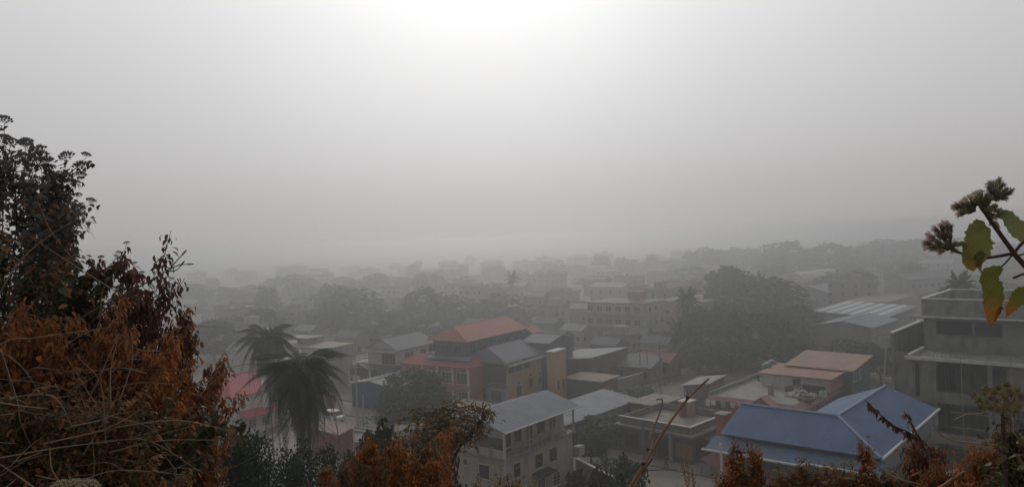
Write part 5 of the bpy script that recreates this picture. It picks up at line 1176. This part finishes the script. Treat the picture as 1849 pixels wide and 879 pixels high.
# orange and brown undergrowth filling the lower left
for k, (x0, x1, y0, lk, sc2, lb, dd, ls) in enumerate((
   (-40,70,610,'rust','brown','rusty dry-leaved bush at the far left, low down',2.7,.042),
   (60,160,620,'rust','maroon','rusty dry-leaved bush under the dark shrubs, second along',2.8,.042),
   (150,250,640,'rust','brown','rusty bush below the maroon withered shrub, third along',2.8,.04),
   (225,295,665,'orange','brown','brighter orange-brown bush with small crisp leaves, fourth along',3.0,.034),
   (275,350,700,'brown','rust','brown ragged bush left of the red tiled house roof',3.2,.038),
   (-40,90,740,'olive','brown','dark tangled bush in the bottom left corner',2.3,.032),
   (80,220,760,'brown','olive','dark brown tangled bush along the bottom edge, right of the corner',2.4,.03),
   (190,290,775,'olive','green','olive tangled bush along the bottom edge before the dark trees',2.6,.032))):
    st = [[(x0+(x1-x0)*q, 960, dd), (x0+(x1-x0)*q+rr.uniform(-12,12), (960+y0)/2+30, dd), (x0+(x1-x0)*q+rr.uniform(-20,20), y0+rr.uniform(-10,50), dd)] for q in (.05,.25,.45,.65,.85,1)]
    shrub('dry_bush', lb, 'bush', st, lk, 30+k, 1080, ls, kind='dry' if k < 5 else 'ovate', branch=14, blen=.20, rad=.0035, droop=.8, second=sc2, bunch=2, pale=26)
shrub('green_leaved_sprig', 'sprig of larger green leaves above the very dark tree, left of the red roof', 'plant',
      [[(330,900,2.6),(350,820,2.6),(385,775,2.6),(432,770,2.5)], [(310,900,2.6),(320,830,2.6),(345,790,2.6),(380,762,2.6)]], 'green', 50, 46, .062, rad=.004, branch=4, blen=.08, stemm=STEM, second='olive')
# long bare twigs crossing
def twig(label, pts, r_=.005, mt=STEMP, forks=(), name='bare_twig', seed=0, group='bare twigs in the left undergrowth'):
    P = [P3(*q) for q in pts]; base = P[0].copy(); g0 = gz(base.x, base.y)
    if True:
        d0 = (P[0]-P[1]).normalized(); d0.z -= .35; P = [P[0] + d0*.35] + P; base = P[0].copy()
    t = thing(name, label, 'twig', base, 0, group); m = MB(); S = smooth_path([p-base for p in P], 8)
    m.tube(S, [r_*(1.1-.75*i/(len(S)-1)) for i in range(len(S))], 6); m.build('main_stem', mt, t, True)
    for f in forks:
        Q = smooth_path([P3(*q)-base for q in f], 5); m = MB(); m.tube(Q, [r_*.45*(1.1-.5*i/(len(Q)-1)) for i in range(len(Q))], 5)
        e_ = Q[-1]; d_ = (Q[-1]-Q[-3]).normalized(); m.tube([e_-d_*.004, e_+d_*.006, e_+d_*.02, e_+d_*.028], [.0015,.0035,.003,.0005], 6); m.build('side_twig', mt, t, True)
    return t
twig('long bare forked twig rising right to a budded tip against the haze', [(60,640,3.0),(160,566,3.0),(240,524,3.0),(312,483,3.0)], .006, STEM, [[(305,487,3.0),(320,470,3.0),(329,460,3.0)], [(308,485,3.0),(325,478,3.0),(338,477,3.0)], [(300,490,3.0),(318,488,3.0),(326,480,3.0)]])
twig('pale slanting twig crossing the dark shrubs below the lone flowering twig', [(0,530,2.9),(40,468,2.9),(90,425,2.9),(140,395,2.9)], .0032, STEMP)
twig('straight dark twig jutting right across the sky from the left edge', [(-30,312,3.1),(0,311,3.1),(30,310,3.1),(66,309,3.1)], .004, STEMD)
twig('short dark twig slanting up from the left edge below the highest heads', [(-20,326,3.1),(0,318,3.1),(20,308,3.1),(36,300,3.1)], .004, STEMD)
random.seed(8)
TW = [((0,622),(60,610),(130,600),(200,590),'first long pale twig from the top across the rusty bushes'),((0,700),(110,672),(210,668),(320,667),'nearly level pale twig just below the first one'),((20,790),(70,755),(120,745),(240,762),'crooked pale twig at mid height of the rusty bushes'),
 ((80,712),(110,730),(128,765),(140,782),'short hooked pale twig bending down at the centre of the bushes'),((30,720),(40,770),(80,840),(130,870),'steep pale twig falling across the bottom left'),((150,785),(200,768),(260,764),(330,766),'pale forked twig above the olive bush'),
 ((0,860),(20,840),(60,800),(110,770),'dark-bottomed twig slanting up from the left corner'),((180,835),(230,850),(300,852),(340,866),'thin pale arched twig low over the dark trees'),((10,640),(60,690),(70,740),(60,790),'hanging wispy twig at the far left'),((120,880),(160,862),(220,848),(330,856),'long curved twig along the very bottom'),((0,745),(90,750),(180,752),(250,740),'level brownish twig through the dark tangle'),((160,640),(190,600),(205,580),(230,560),'thin upright twig under the maroon leaves')]
for k, (a, b, c_, d_, lb) in enumerate(TW): twig(lb, [(*a,2.25),(*b,2.2),(*c_,2.25),(*d_,2.3)], .0018, STEMP if k % 3 == 0 else STEM)
o = HM['puff'][0]; t = thing('pale_flower_puff', 'pale olive fluffy flower head at the bottom edge, lower left', 'flower', P3(135,878,1.9)); g0 = gz(t.location.x, t.location.y)
for dx in (-.03, .0, .035): put_head('puff', Vector((dx, .01*dx, .0)), .028, t, rr)
m = MB(); m.tube([(0,0,0),(.01,.02,-.2),(0,.05,g0-t.location.z)], [.003,.004,.005], 6); m.build('stem', STEM, t)

# --- weeds along the bottom
def weeds(label, xs, ytop, d, lk, sc2, seed, ls=.03, n_=6, dens=1000, heads=None, hr=.014, blen=.10, kind='dry', jit=30, name='tall_weed'):
    rq = random.Random(seed); st = []
    n_ = int(n_*1.6); ls *= .72; blen *= .55; dens = int(dens*.62)
    for i in range(n_):
        x_ = xs[0] + (xs[1]-xs[0])*(i+.5)/n_ + rq.uniform(-8,8); yt = ytop + rq.uniform(0, jit)*(1+1.2*abs(i/(n_-1)-.5) if n_ > 1 else 1)
        st.append([(x_+rq.uniform(-20,20), 940, d), (x_+rq.uniform(-8,8), (940+yt)/2, d), (x_, yt, d)])
    return shrub(name, label, 'weed', st, lk, seed, dens, ls, kind=kind, branch=11, blen=blen, rad=.003, droop=.7, second=sc2, heads=heads, hr=hr, bunch=2, group='weeds along the bottom edge', bare=.15)
weeds('bright orange weed clump left of centre at the bottom edge', (645,725), 796, 4.2, 'orange','olive', 61, .040, 7, 1500)
weeds('bright orange weed clump right of the first, left of the slender sapling', (742,785), 818, 4.2, 'orange','olive', 62, .040, 6, 1200, jit=40)
weeds('small reddish-orange weed spires under the big palm', (578,615), 826, 4.0, 'orange','maroon', 63, .035, 3, 420, heads='puff', hr=.012, blen=.07)
weeds('olive-brown weeds above the bright orange clumps', (680,800), 790, 5.4, 'olive','rust', 64, .045, 7, 900, blen=.2)
weeds('single orange weed spire in front of the white house wall', (795,812), 762, 4.4, 'orange','brown', 65, .036, 2, 300, blen=.06)
weeds('thin brown weeds at the foot of the white house', (860,960), 858, 4.0, 'brown','rust', 66, .03, 6, 260, heads='puff', hr=.012, jit=25)
weeds('orange-brown weed clump with upright spires at the left tip of the blue gutter', (1310,1395), 800, 3.3, 'rust','olive', 67, .030, 7, 900, heads='puff', hr=.007, jit=55)
weeds('brown weed with seed puffs in front of the dark wall under the blue roof', (1405,1500), 842, 3.2, 'brown','olive', 68, .026, 8, 520, heads='puff', hr=.009, jit=22)
weeds('rust-coloured weed spire before the right corner of the blue roof', (1550,1575), 800, 3.0, 'rust','maroon', 69, .030, 3, 380, heads='puff', hr=.008, blen=.05, jit=10)
weeds('mixed rust and olive weeds below the corner of the blue gutter', (1500,1620), 858, 2.9, 'olive','rust', 70, .030, 8, 800, heads='puff', hr=.010, jit=25)
weeds('red-leaved weeds under the right slope of the blue roof', (1640,1700), 795, 2.8, 'maroon','rust', 71, .045, 5, 520, jit=45, blen=.1)
weeds('brown leafy weeds in the bottom right corner', (1765,1860), 785, 2.0, 'rust','brown', 72, .024, 8, 1500, jit=60)
weeds('dark green leafy plant at the right edge beneath the olive flower head', (1815,1865), 765, 1.7, 'green','olive', 73, .03, 5, 420, kind='ovate', jit=30)
weeds('low brown weeds between the red-leaved ones and the corner', (1680,1770), 850, 2.4, 'rust','brown', 74, .03, 6, 600, jit=20)
weeds('wispy orange weed in the street view left of the blue roof', (1232,1245), 812, 4.2, 'orange','olive', 75, .026, 2, 90, blen=.05)
weeds('olive weeds low along the bottom between orange clump and palm', (600,700), 840, 3.6, 'olive','brown', 76, .035, 6, 600)
# drooping dark vine and pale tendrils at right
def vine(label, pts, lk, seed, n_=40, ls=.028, r_=.003, mt=STEMD, name='drooping_vine'):
    P = [P3(*q) for q in pts]; base = P[0].copy(); t = thing(name, label, 'vine', base); S = smooth_path([p-base for p in P], 8); m = MB(); m.tube(S, [r_*(1.1-.6*i/(len(S)-1)) for i in range(len(S))], 6); m.build('stem', mt, t, True)
    rq = random.Random(seed); lv = Leaves()
    for i in range(n_):
        k = rq.randrange(len(S)//8, len(S)-1); a_ = rq.random()*6.28; lv.add(S[k], Vector((math.cos(a_)*.6, math.sin(a_)*.6, rq.uniform(-1.4,-.1))), ls*rq.uniform(.5,1.3), 'ovate' if rq.random() < .6 else 'dry', rq)
    lv.build('foliage', LM[lk], t); return t
vine('dark leafy vine arching up over the blue roof ridge', [(1760,905,2.6),(1700,850,2.6),(1655,790,2.5),(1610,765,2.5),(1562,722,2.5)], 'maroon', 5, 110, .021)
vine('second dark vine sprig just right of the first on the blue roof', [(1720,900,2.6),(1680,830,2.6),(1655,780,2.5),(1632,742,2.5)], 'maroon', 6, 60, .02)
vine('pale tendril sagging rightwards before the scaffolded floors', [(1860,812,1.9),(1800,803,1.9),(1730,796,1.9),(1700,785,1.9),(1683,760,1.9)], 'olive', 7, 0, r_=.0022, mt=STEMP, name='bare_tendril')
vine('thin pale tendril from the olive flower head', [(1820,720,1.5),(1780,744,1.6),(1745,748,1.6),(1722,758,1.6)], 'olive', 8, 0, r_=.0018, mt=STEMP, name='bare_tendril')
vine('pale tendril curling down below the blue gutter', [(1572,808,2.4),(1580,835,2.4),(1620,862,2.4),(1680,878,2.4),(1720,890,2.4)], 'olive', 9, 0, r_=.0028, mt=STEMP, name='bare_tendril')
twig('thick brown stick slanting up at the bottom right', [(1660,920,2.1),(1710,873,2.1),(1750,848,2.1),(1788,832,2.1)], .008, mat('brown_stick', (.22,.11,.06), var=.3, scale=20), group='bare twigs in the right undergrowth')

# --- crossing canes at the bottom centre
CANE = mat('reddish_dry_cane', (.30,.17,.11), var=.25, scale=15)
def cane(label, pts, r_, nodes=(), mt=CANE):
    P = [P3(*q) for q in pts]; g0 = gz(P[0].x, P[0].y); d0 = (P[0]-P[1]).normalized(); d0.z = min(d0.z, -.3); P = [P[0] + d0*((P[0].z-g0+.3)/-d0.z)] + P; base = P[0].copy()
    t = thing('dry_cane', label, 'cane', base, 0, 'dry canes over the street'); S = smooth_path([p-base for p in P], 8); m = MB(); m.tube(S, [r_*(1.05-.45*i/(len(S)-1)) for i in range(len(S))], 8); m.build('cane_shaft', mt, t, True)
    for q in nodes:
        c_ = P3(*q)-base; m = MB(); m.tube([c_-Vector((.012,0,.004)), c_+Vector((.002,0,.004)), c_+Vector((-.012,0,.016))], [r_*.9,r_*1.3,r_*.5], 6); m.build('node', STEMD, t, True)
cane('longest dry cane, crossing diagonally to its cut tip above the rooftop cabin', [(1130,890,4.5),(1163,838,4.5),(1200,776,4.5),(1243,718,4.5),(1280,683,4.5)], .0105, [(1163,838,4.49),(1243,719,4.49)])
cane('paler shorter cane with hooked tip, left of the longest', [(1140,890,4.6),(1161,843,4.6),(1171,810,4.6),(1181,771,4.6),(1190,748,4.6),(1196,722,4.6),(1185,721,4.6)], .0075, [(1171,812,4.59)], STEMP)
cane('thin cane bending right almost level over the street', [(1138,880,4.6),(1160,852,4.6),(1185,848,4.6),(1223,847,4.6)], .004, (), STEM)

# --- slender sapling before the white house
rq = random.Random(12); b0 = P3(800, 900, 12.5); g0 = gz(b0.x, b0.y)
t = thing('slender_sapling', 'slender dark-stemmed sapling with sparse rusty-green leaves before the white house', 'tree', (b0.x, b0.y, g0)); base = Vector((b0.x, b0.y, g0))
tr = MB(); main = smooth_path([Vector((0,0,0))] + [P3(*q)-base for q in ((803,870,12.5),(815,835,12.5),(835,800,12.4),(862,770,12.3),(880,745,12.3))], 8)
tr.tube(main, [.036*(1.1-.85*i/(len(main)-1)) for i in range(len(main))], 8)
tr2 = smooth_path([P3(*q)-base for q in ((812,842,12.5),(818,800,12.6),(812,765,12.7),(822,725,12.7))], 8); tr.tube(tr2, [.024*(1.1-.8*i/(len(tr2)-1)) for i in range(len(tr2))], 6)
lv = Leaves(); lv2 = Leaves(); tgt = []
for i in range(120):
    a, q_ = rq.random()*6.28, math.sqrt(rq.random()); x_ = 822 + 74*q_*math.cos(a); y_ = 768 + 42*q_*math.sin(a) + .18*(822-x_)
    if rq.random() < .25: x_ = rq.uniform(690,770); y_ = rq.uniform(745,800)
    tgt.append(P3(x_, y_, 12.5+rq.uniform(-.8,.8))-base)
for e_ in tgt:
    s_ = min(main[8:]+tr2, key=lambda v: (v-e_).length + rq.uniform(0,.25)); mid = s_.lerp(e_, .5)+Vector((0,0,.05)); bs = smooth_path([s_, mid, e_], 4); tr.tube(bs, [.009,.008,.007,.006,.005,.004,.003,.003,.002], 4)
    for k in range(15):
        p_ = bs[rq.randrange(2, len(bs))] + Vector((rq.gauss(0,.09), rq.gauss(0,.09), rq.gauss(0,.06))); a_ = rq.random()*6.28
        (lv if rq.random() < .6 else lv2).add(p_, Vector((math.cos(a_), math.sin(a_), rq.uniform(-.9,.1))), rq.uniform(.06,.13), 'thin', rq)
tr.build('trunk', STEMD, t, True); lv.build('foliage', LM['olive'], t); lv2.build('foliage', LM['brown'], t)

# --- flowering stem close to the lens, right
FS = mat('purple_brown_stem', (.075,.045,.042), var=.2, scale=30)
def veined(nm, c1, c2):
    m_ = bpy.data.materials.new(nm); m_.use_nodes = True; T = m_.node_tree; b = T.nodes['Principled BSDF']; b.inputs['Roughness'].default_value = .55
    co = T.nodes.new('ShaderNodeUVMap'); co.uv_map = 'uv'; sp_ = T.nodes.new('ShaderNodeSeparateXYZ'); T.links.new(co.outputs[0], sp_.inputs[0])
    nz_ = T.nodes.new('ShaderNodeTexNoise'); nz_.inputs['Scale'].default_value = 7; T.links.new(co.outputs[0], nz_.inputs['Vector'])
    ad_ = T.nodes.new('ShaderNodeMath'); ad_.operation = 'MULTIPLY_ADD'; T.links.new(nz_.outputs['Fac'], ad_.inputs[0]); ad_.inputs[1].default_value = .5; T.links.new(sp_.outputs['X'], ad_.inputs[2])
    rp_ = T.nodes.new('ShaderNodeValToRGB'); T.links.new(ad_.outputs[0], rp_.inputs[0]); rp_.color_ramp.elements[0].position = .78; rp_.color_ramp.elements[0].color = (*c1, 1); rp_.color_ramp.elements[1].position = 1.0; rp_.color_ramp.elements[1].color = (*c2, 1)
    # veins
    ab = T.nodes.new('ShaderNodeMath'); ab.operation = 'ABSOLUTE'; T.links.new(sp_.outputs['Y'], ab.inputs[0])
    v1 = T.nodes.new('ShaderNodeMath'); v1.operation = 'MULTIPLY_ADD'; T.links.new(ab.outputs[0], v1.inputs[0]); v1.inputs[1].default_value = -9.0
    v0 = T.nodes.new('ShaderNodeMath'); v0.operation = 'MULTIPLY'; T.links.new(sp_.outputs['X'], v0.inputs[0]); v0.inputs[1].default_value = 8.0; T.links.new(v0.outputs[0], v1.inputs[2])
    fr_ = T.nodes.new('ShaderNodeMath'); fr_.operation = 'PINGPONG'; T.links.new(v1.outputs[0], fr_.inputs[0]); fr_.inputs[1].default_value = .5
    lt = T.nodes.new('ShaderNodeMath'); lt.operation = 'LESS_THAN'; T.links.new(fr_.outputs[0], lt.inputs[0]); lt.inputs[1].default_value = .05
    mx = T.nodes.new('ShaderNodeMix'); mx.data_type = 'RGBA'; T.links.new(lt.outputs[0], mx.inputs['Factor']); T.links.new(rp_.outputs[0], mx.inputs['A']); mx.inputs['B'].default_value = (c1[0]*.55, c1[1]*.6, c1[2]*.6, 1)
    T.links.new(mx.outputs['Result'], b.inputs['Base Color']); tl = T.nodes.new('ShaderNodeBsdfTranslucent'); T.links.new(mx.outputs['Result'], tl.inputs['Color'])
    ms = T.nodes.new('ShaderNodeMixShader'); ms.inputs[0].default_value = .45; T.links.new(b.outputs[0], ms.inputs[1]); T.links.new(tl.outputs[0], ms.inputs[2]); T.links.new(ms.outputs[0], T.nodes['Material Output'].inputs['Surface']); return m_
GY = veined('yellow_green_leaf', (.16,.165,.04), (.26,.17,.03)); GG = veined('dull_green_leaf', (.16,.18,.075), (.19,.185,.07)); GO = veined('green_to_orange_leaf', (.13,.13,.02), (.32,.13,.02))
def big_leaf(mid, wid, mt, parent, seed, notch=0, fold=.22, label=None):
    """mid: midrib pixels with distance; wid: half widths in px along it"""
    rq = random.Random(seed); S = smooth_path([P3(*q) for q in mid], 6); n_ = len(S); base = parent.location; V = []; UV = []
    for i, p in enumerate(S):
        t_ = i/(n_-1); tg = (S[min(i+1,n_-1)]-S[max(i-1,0)]).normalized(); side = tg.cross(FW).normalized(); nm = side.cross(tg).normalized()
        wv = np.interp(t_, np.linspace(0,1,len(wid)), [w_[0] for w_ in wid]), np.interp(t_, np.linspace(0,1,len(wid)), [w_[1] for w_ in wid])
        for k in range(-4, 5):
            w_ = (wv[0] if k < 0 else wv[1])*P_SC; s_ = k/4; tooth = 1+(.10*math.sin(i*2.3+k) if abs(k) == 4 else 0)
            p_ = p + side*s_*w_*tooth + nm*(abs(s_)*w_*fold + .0012*math.sin(i*.9+k*1.3)) + nm*rq.gauss(0,.0003)
            V.append(p_-base); UV.append((t_, s_*w_/P_SC/60))
    m = MB(); m.v = [tuple(v) for v in V]; m.f = [(i*9+k, i*9+k+1, (i+1)*9+k+1, (i+1)*9+k) for i in range(n_-1) for k in range(8)]
    me = m.mesh('leaf', mt, True); uv = me.uv_layers.new(name='uv')
    for l_ in me.loops: uv.data[l_.index].uv = UV[l_.vertex_index]
    o = link('leaf', me, parent); 
    if label: o['label'] = label
    return o
DS = 1.0; P_SC = DS/F
rt0 = P3(1849+60, 570, DS); b0 = Vector((rt0.x+.28, rt0.y+.12, gz(rt0.x+.28, rt0.y+.12)))
fs = thing('flowering_stem', 'close purple-brown stem with fluffy flower clusters and hanging yellow-green leaves at right', 'plant', b0)
m = MB(); S = smooth_path([b0-b0, P3(2000,760,1.06)-b0, P3(1920,560,1.02)-b0] + [P3(*q, DS)-b0 for q in ((1849,478),(1831,457),(1790,400),(1772,373))], 8)
m.tube(S, [.0038*(1.25-.6*i/(len(S)-1)) for i in range(len(S))], 10); m.build('main_stem', FS, fs, True)
def sub(pts, r0, r1, nm='side_stem', mt=FS):
    S = smooth_path([P3(*q)-b0 for q in pts], 7); m = MB(); m.tube(S, [r0+(r1-r0)*i/(len(S)-1) for i in range(len(S))], 8); m.build(nm, mt, fs, True); return S
sub([(1831,457,DS),(1800,463,DS),(1765,466,1.0),(1730,455,.99),(1712,446,.99)], .0022, .0016)
sub([(1831,457,DS),(1845,440,DS),(1862,430,1.0)], .0022, .002); sub([(1828,460,DS),(1818,472,DS),(1808,482,.995)], .0012, .001)
sub([(1836,462,DS),(1850,458,DS),(1870,450,DS)], .0012, .001); sub([(1830,502,.99),(1850,494,.99),(1880,488,.99)], .0016, .0012)
sub([(1772,373,DS),(1782,360,1.0),(1795,350,1.0)], .0018, .0012); sub([(1772,373,DS),(1760,368,1.0),(1745,372,1.0)], .0018, .0012); sub([(1775,378,DS),(1785,372,1.0),(1798,378,1.0)], .0015, .001)
FLG = mat('green_flower_base', (.13,.13,.06), var=.3, scale=60)
def cluster(pts, seed, mt, spike=.0062, origin=None):
    rq = random.Random(seed); bs = MB(); fl = MB(); og = P3(*origin)-b0
    pts = [(x_+rq.uniform(-5,5)*(j>0), y_+rq.uniform(-5,5)*(j>0)) for (x_, y_) in pts for j in range(2)]
    for (x_, y_) in pts:
        e_ = P3(x_, y_, DS+rq.uniform(-.015,.015))-b0; d_ = (e_-og).normalized(); st_ = e_-d_*.008
        bs.tube(smooth_path([og, og.lerp(st_, .5)+Vector((0,0,-.002)), st_], 3), .0007, 4)
        bs.tube([st_, st_+d_*.003, st_+d_*.007, st_+d_*.010], [.0008,.0022,.0024,.0020], 7)
        for k in range(46):
            v = (d_ + Vector((rq.gauss(0,.55), rq.gauss(0,.55), rq.gauss(0,.55)))).normalized(); a_ = st_+d_*.008 + v*.001; l_ = spike*rq.uniform(.5,1.1); s_ = v.cross(FW).normalized()*.0004
            fl.add([a_-s_, a_+s_, a_+v*l_+s_*.6, a_+v*l_-s_*.6], [(0,1,2,3)])
    h_ = bs.build('flower_base', FLG, fs, True); fl.build('petal_tuft', mt, h_)
PINK = mat('mauve_petals', (.50,.36,.34), rough=.9, var=.35, scale=50, trans=.45); PALEP = mat('greenish_petals', (.42,.38,.26), rough=.9, var=.35, scale=50, trans=.45); DKP = mat('dark_mauve_petals', (.32,.26,.26), rough=.9, var=.35, scale=50, trans=.4)
rq = random.Random(4)
cluster([(1672,440),(1680,425),(1676,447),(1690,414),(1700,410),(1712,412),(1716,424),(1705,430),(1695,440),(1688,450),(1684,434),(1700,422),(1708,442),(1722,440),(1720,452),(1698,452),(1710,406),(1694,426)], 1, PINK, origin=(1718,447,DS))
cluster([(1730,378),(1736,370),(1734,388),(1744,362),(1754,360),(1748,376),(1742,382),(1760,366),(1738,376),(1752,370),(1728,370)], 2, mat('beige_mauve_petals', (.52,.42,.34), rough=.9, var=.3, scale=50, trans=.45), origin=(1762,380,DS))
cluster([(1764,352),(1772,350),(1780,356),(1786,364),(1794,372),(1800,380),(1770,362),(1778,368),(1792,388),(1785,380),(1762,362)], 3, PALEP, origin=(1774,382,DS))
cluster([(1786,340),(1792,334),(1800,332),(1808,336),(1814,344),(1820,350),(1806,350),(1796,346),(1802,342),(1812,354),(1790,350)], 5, DKP, origin=(1795,362,DS))
big_leaf([(1778,402,1.0),(1772,420,.99),(1766,445,.985),(1758,475,.98),(1757,490,.98)], [(14,20),(24,32),(24,30),(20,14),(1,2)], GY, fs, 1, label='broad yellow-green hanging leaf with toothed edge')
big_leaf([(1777,455,.985),(1768,470,.98),(1772,492,.98)], [(8,6),(10,9),(1,1)], GY, fs, 9)
big_leaf([(1808,481,.995),(1795,500,.985),(1796,530,.98),(1793,560,.975),(1790,588,.98)], [(3,6),(22,18),(19,20),(15,14),(2,2)], GO, fs, 2, label='long green leaf turning orange towards its tip')
big_leaf([(1798,389,1.0),(1818,392,1.0),(1838,410,1.0),(1862,430,1.0)], [(2,4),(10,14),(18,16),(14,12)], GG, fs, 3, label='dull green leaf running out of frame at right')
big_leaf([(1870,520,1.0),(1848,535,1.0),(1830,552,1.0),(1816,573,1.0)], [(10,20),(18,14),(12,10),(1,2)], GO, fs, 4, label='orange-tipped leaf at the right edge')
big_leaf([(1809,553,.98),(1802,562,.98),(1796,580,.98)], [(3,5),(8,6),(1,1)], mat('crinkled_red_leaf', (.22,.06,.03), var=.3, scale=60), fs, 5)
big_leaf([(1786,403,1.0),(1798,404,1.0),(1806,412,1.0)], [(4,4),(6,5),(1,1)], GY, fs, 6)
big_leaf([(1722,446,.99),(1738,440,.99),(1745,446,.99)], [(1,2),(5,5),(1,1)], GY, fs, 7)
# --- olive fluffy flower head lower right
f2 = thing('olive_flower_head_plant', 'fuzzy olive-brown flower head on a short stalk at the right edge', 'plant', P3(1810, 742, 1.15)); b2 = f2.location.copy(); g2 = gz(b2.x, b2.y)
m = MB(); m.tube([(0,0,g2-b2.z),(.02,.02,-.4),(0,0,-.02),(.0,0,.0)], [.004,.0035,.003,.002], 8); m.build('stem', FS, f2, True)
rq = random.Random(9)
for i in range(26):
    a = i*2.399; q = math.sqrt((i+.5)/26); x_ = 1808+48*q*math.cos(a); y_ = 722+26*q*math.sin(a)*1.0
    fl = MB(); c_ = P3(x_, y_, 1.15+rq.uniform(-.02,.02)) - b2; og = Vector((0,0,-.005))
    fl.tube([og, c_], .0007, 4); d_ = (c_-og+Vector((0,0,.02))).normalized()
    for k in range(60):
        v = (d_*.6+Vector((rq.gauss(0,.6), rq.gauss(0,.6), rq.gauss(0,.6)))).normalized(); l_ = .0095*rq.uniform(.5,1.1); s_ = v.cross(Vector((.3,1,.2))).normalized()*.0006
        fl.add([c_-s_, c_+s_, c_+v*l_+s_, c_+v*l_-s_], [(0,1,2,3)])
    fl.build('floret', PUFFO, f2)
lv = Leaves()
for i in range(26): a_ = rq.random()*6.28; lv.add(Vector((rq.uniform(-.03,.05), rq.uniform(-.03,.03), rq.uniform(-.09,-.02))), Vector((math.cos(a_), math.sin(a_), rq.uniform(-.8,.1))), rq.uniform(.012,.026), 'ovate', rq)
lv.build('foliage', LM['olive'], f2)

# ------------------------------------------------------------------ undergrowth on the slope and in the plots (uncountable)
rng = np.random.default_rng(5); pts = []
while len(pts) < 9000:
    a = rng.uniform(R(48), R(132)); d = 6 + 60*rng.random()**1.2; x_, y_ = d*math.cos(a), d*math.sin(a)
    pts.append((x_, y_, gz(x_, y_)+.25*rng.random()))
V, Fi = leaf_cards(np.array(pts), .7, rng); tag(link('undergrowth', np_mesh('undergrowth', V, Fi, LEAF['dry'])), kind='stuff')
pts = []
for (px, py, rx, n_) in ((1090,765,9,500),(1130,790,5,300),(1050,800,4,150),(740,795,6,300),(700,760,5,200),(1150,690,7,300),(1220,650,8,300),(1105,845,4,300),(1010,700,8,150),(660,800,3,120),(500,850,3,100),(560,795,2,60)):
    c_ = G(px, py)
    for i in range(n_): a = rng.uniform(0, 6.28); q = rx*math.sqrt(rng.random()); pts.append((c_.x+q*math.cos(a), c_.y+q*math.sin(a), .8*rng.random()*(1-q/rx)+.1))
V, Fi = leaf_cards(np.array(pts), .5, rng); tag(link('street_weeds', np_mesh('street_weeds', V, Fi, LEAF['mid'])), kind='stuff')

# ------------------------------------------------------------------ haze
m = MB(); m.box(-2400, -2400, -3.0, 2400, 2400, 32.5)
hm = bpy.data.materials.new('smog'); hm.use_nodes = True; T = hm.node_tree; T.nodes.clear()
o_ = T.nodes.new('ShaderNodeOutputMaterial'); pv = T.nodes.new('ShaderNodeVolumePrincipled'); T.links.new(pv.outputs[0], o_.inputs['Volume'])
pv.inputs['Color'].default_value = (.84,.855,.868,1); pv.inputs['Density'].default_value = HAZE_DENSITY; pv.inputs['Anisotropy'].default_value = .82

tag(m.build('haze', hm), kind='stuff')
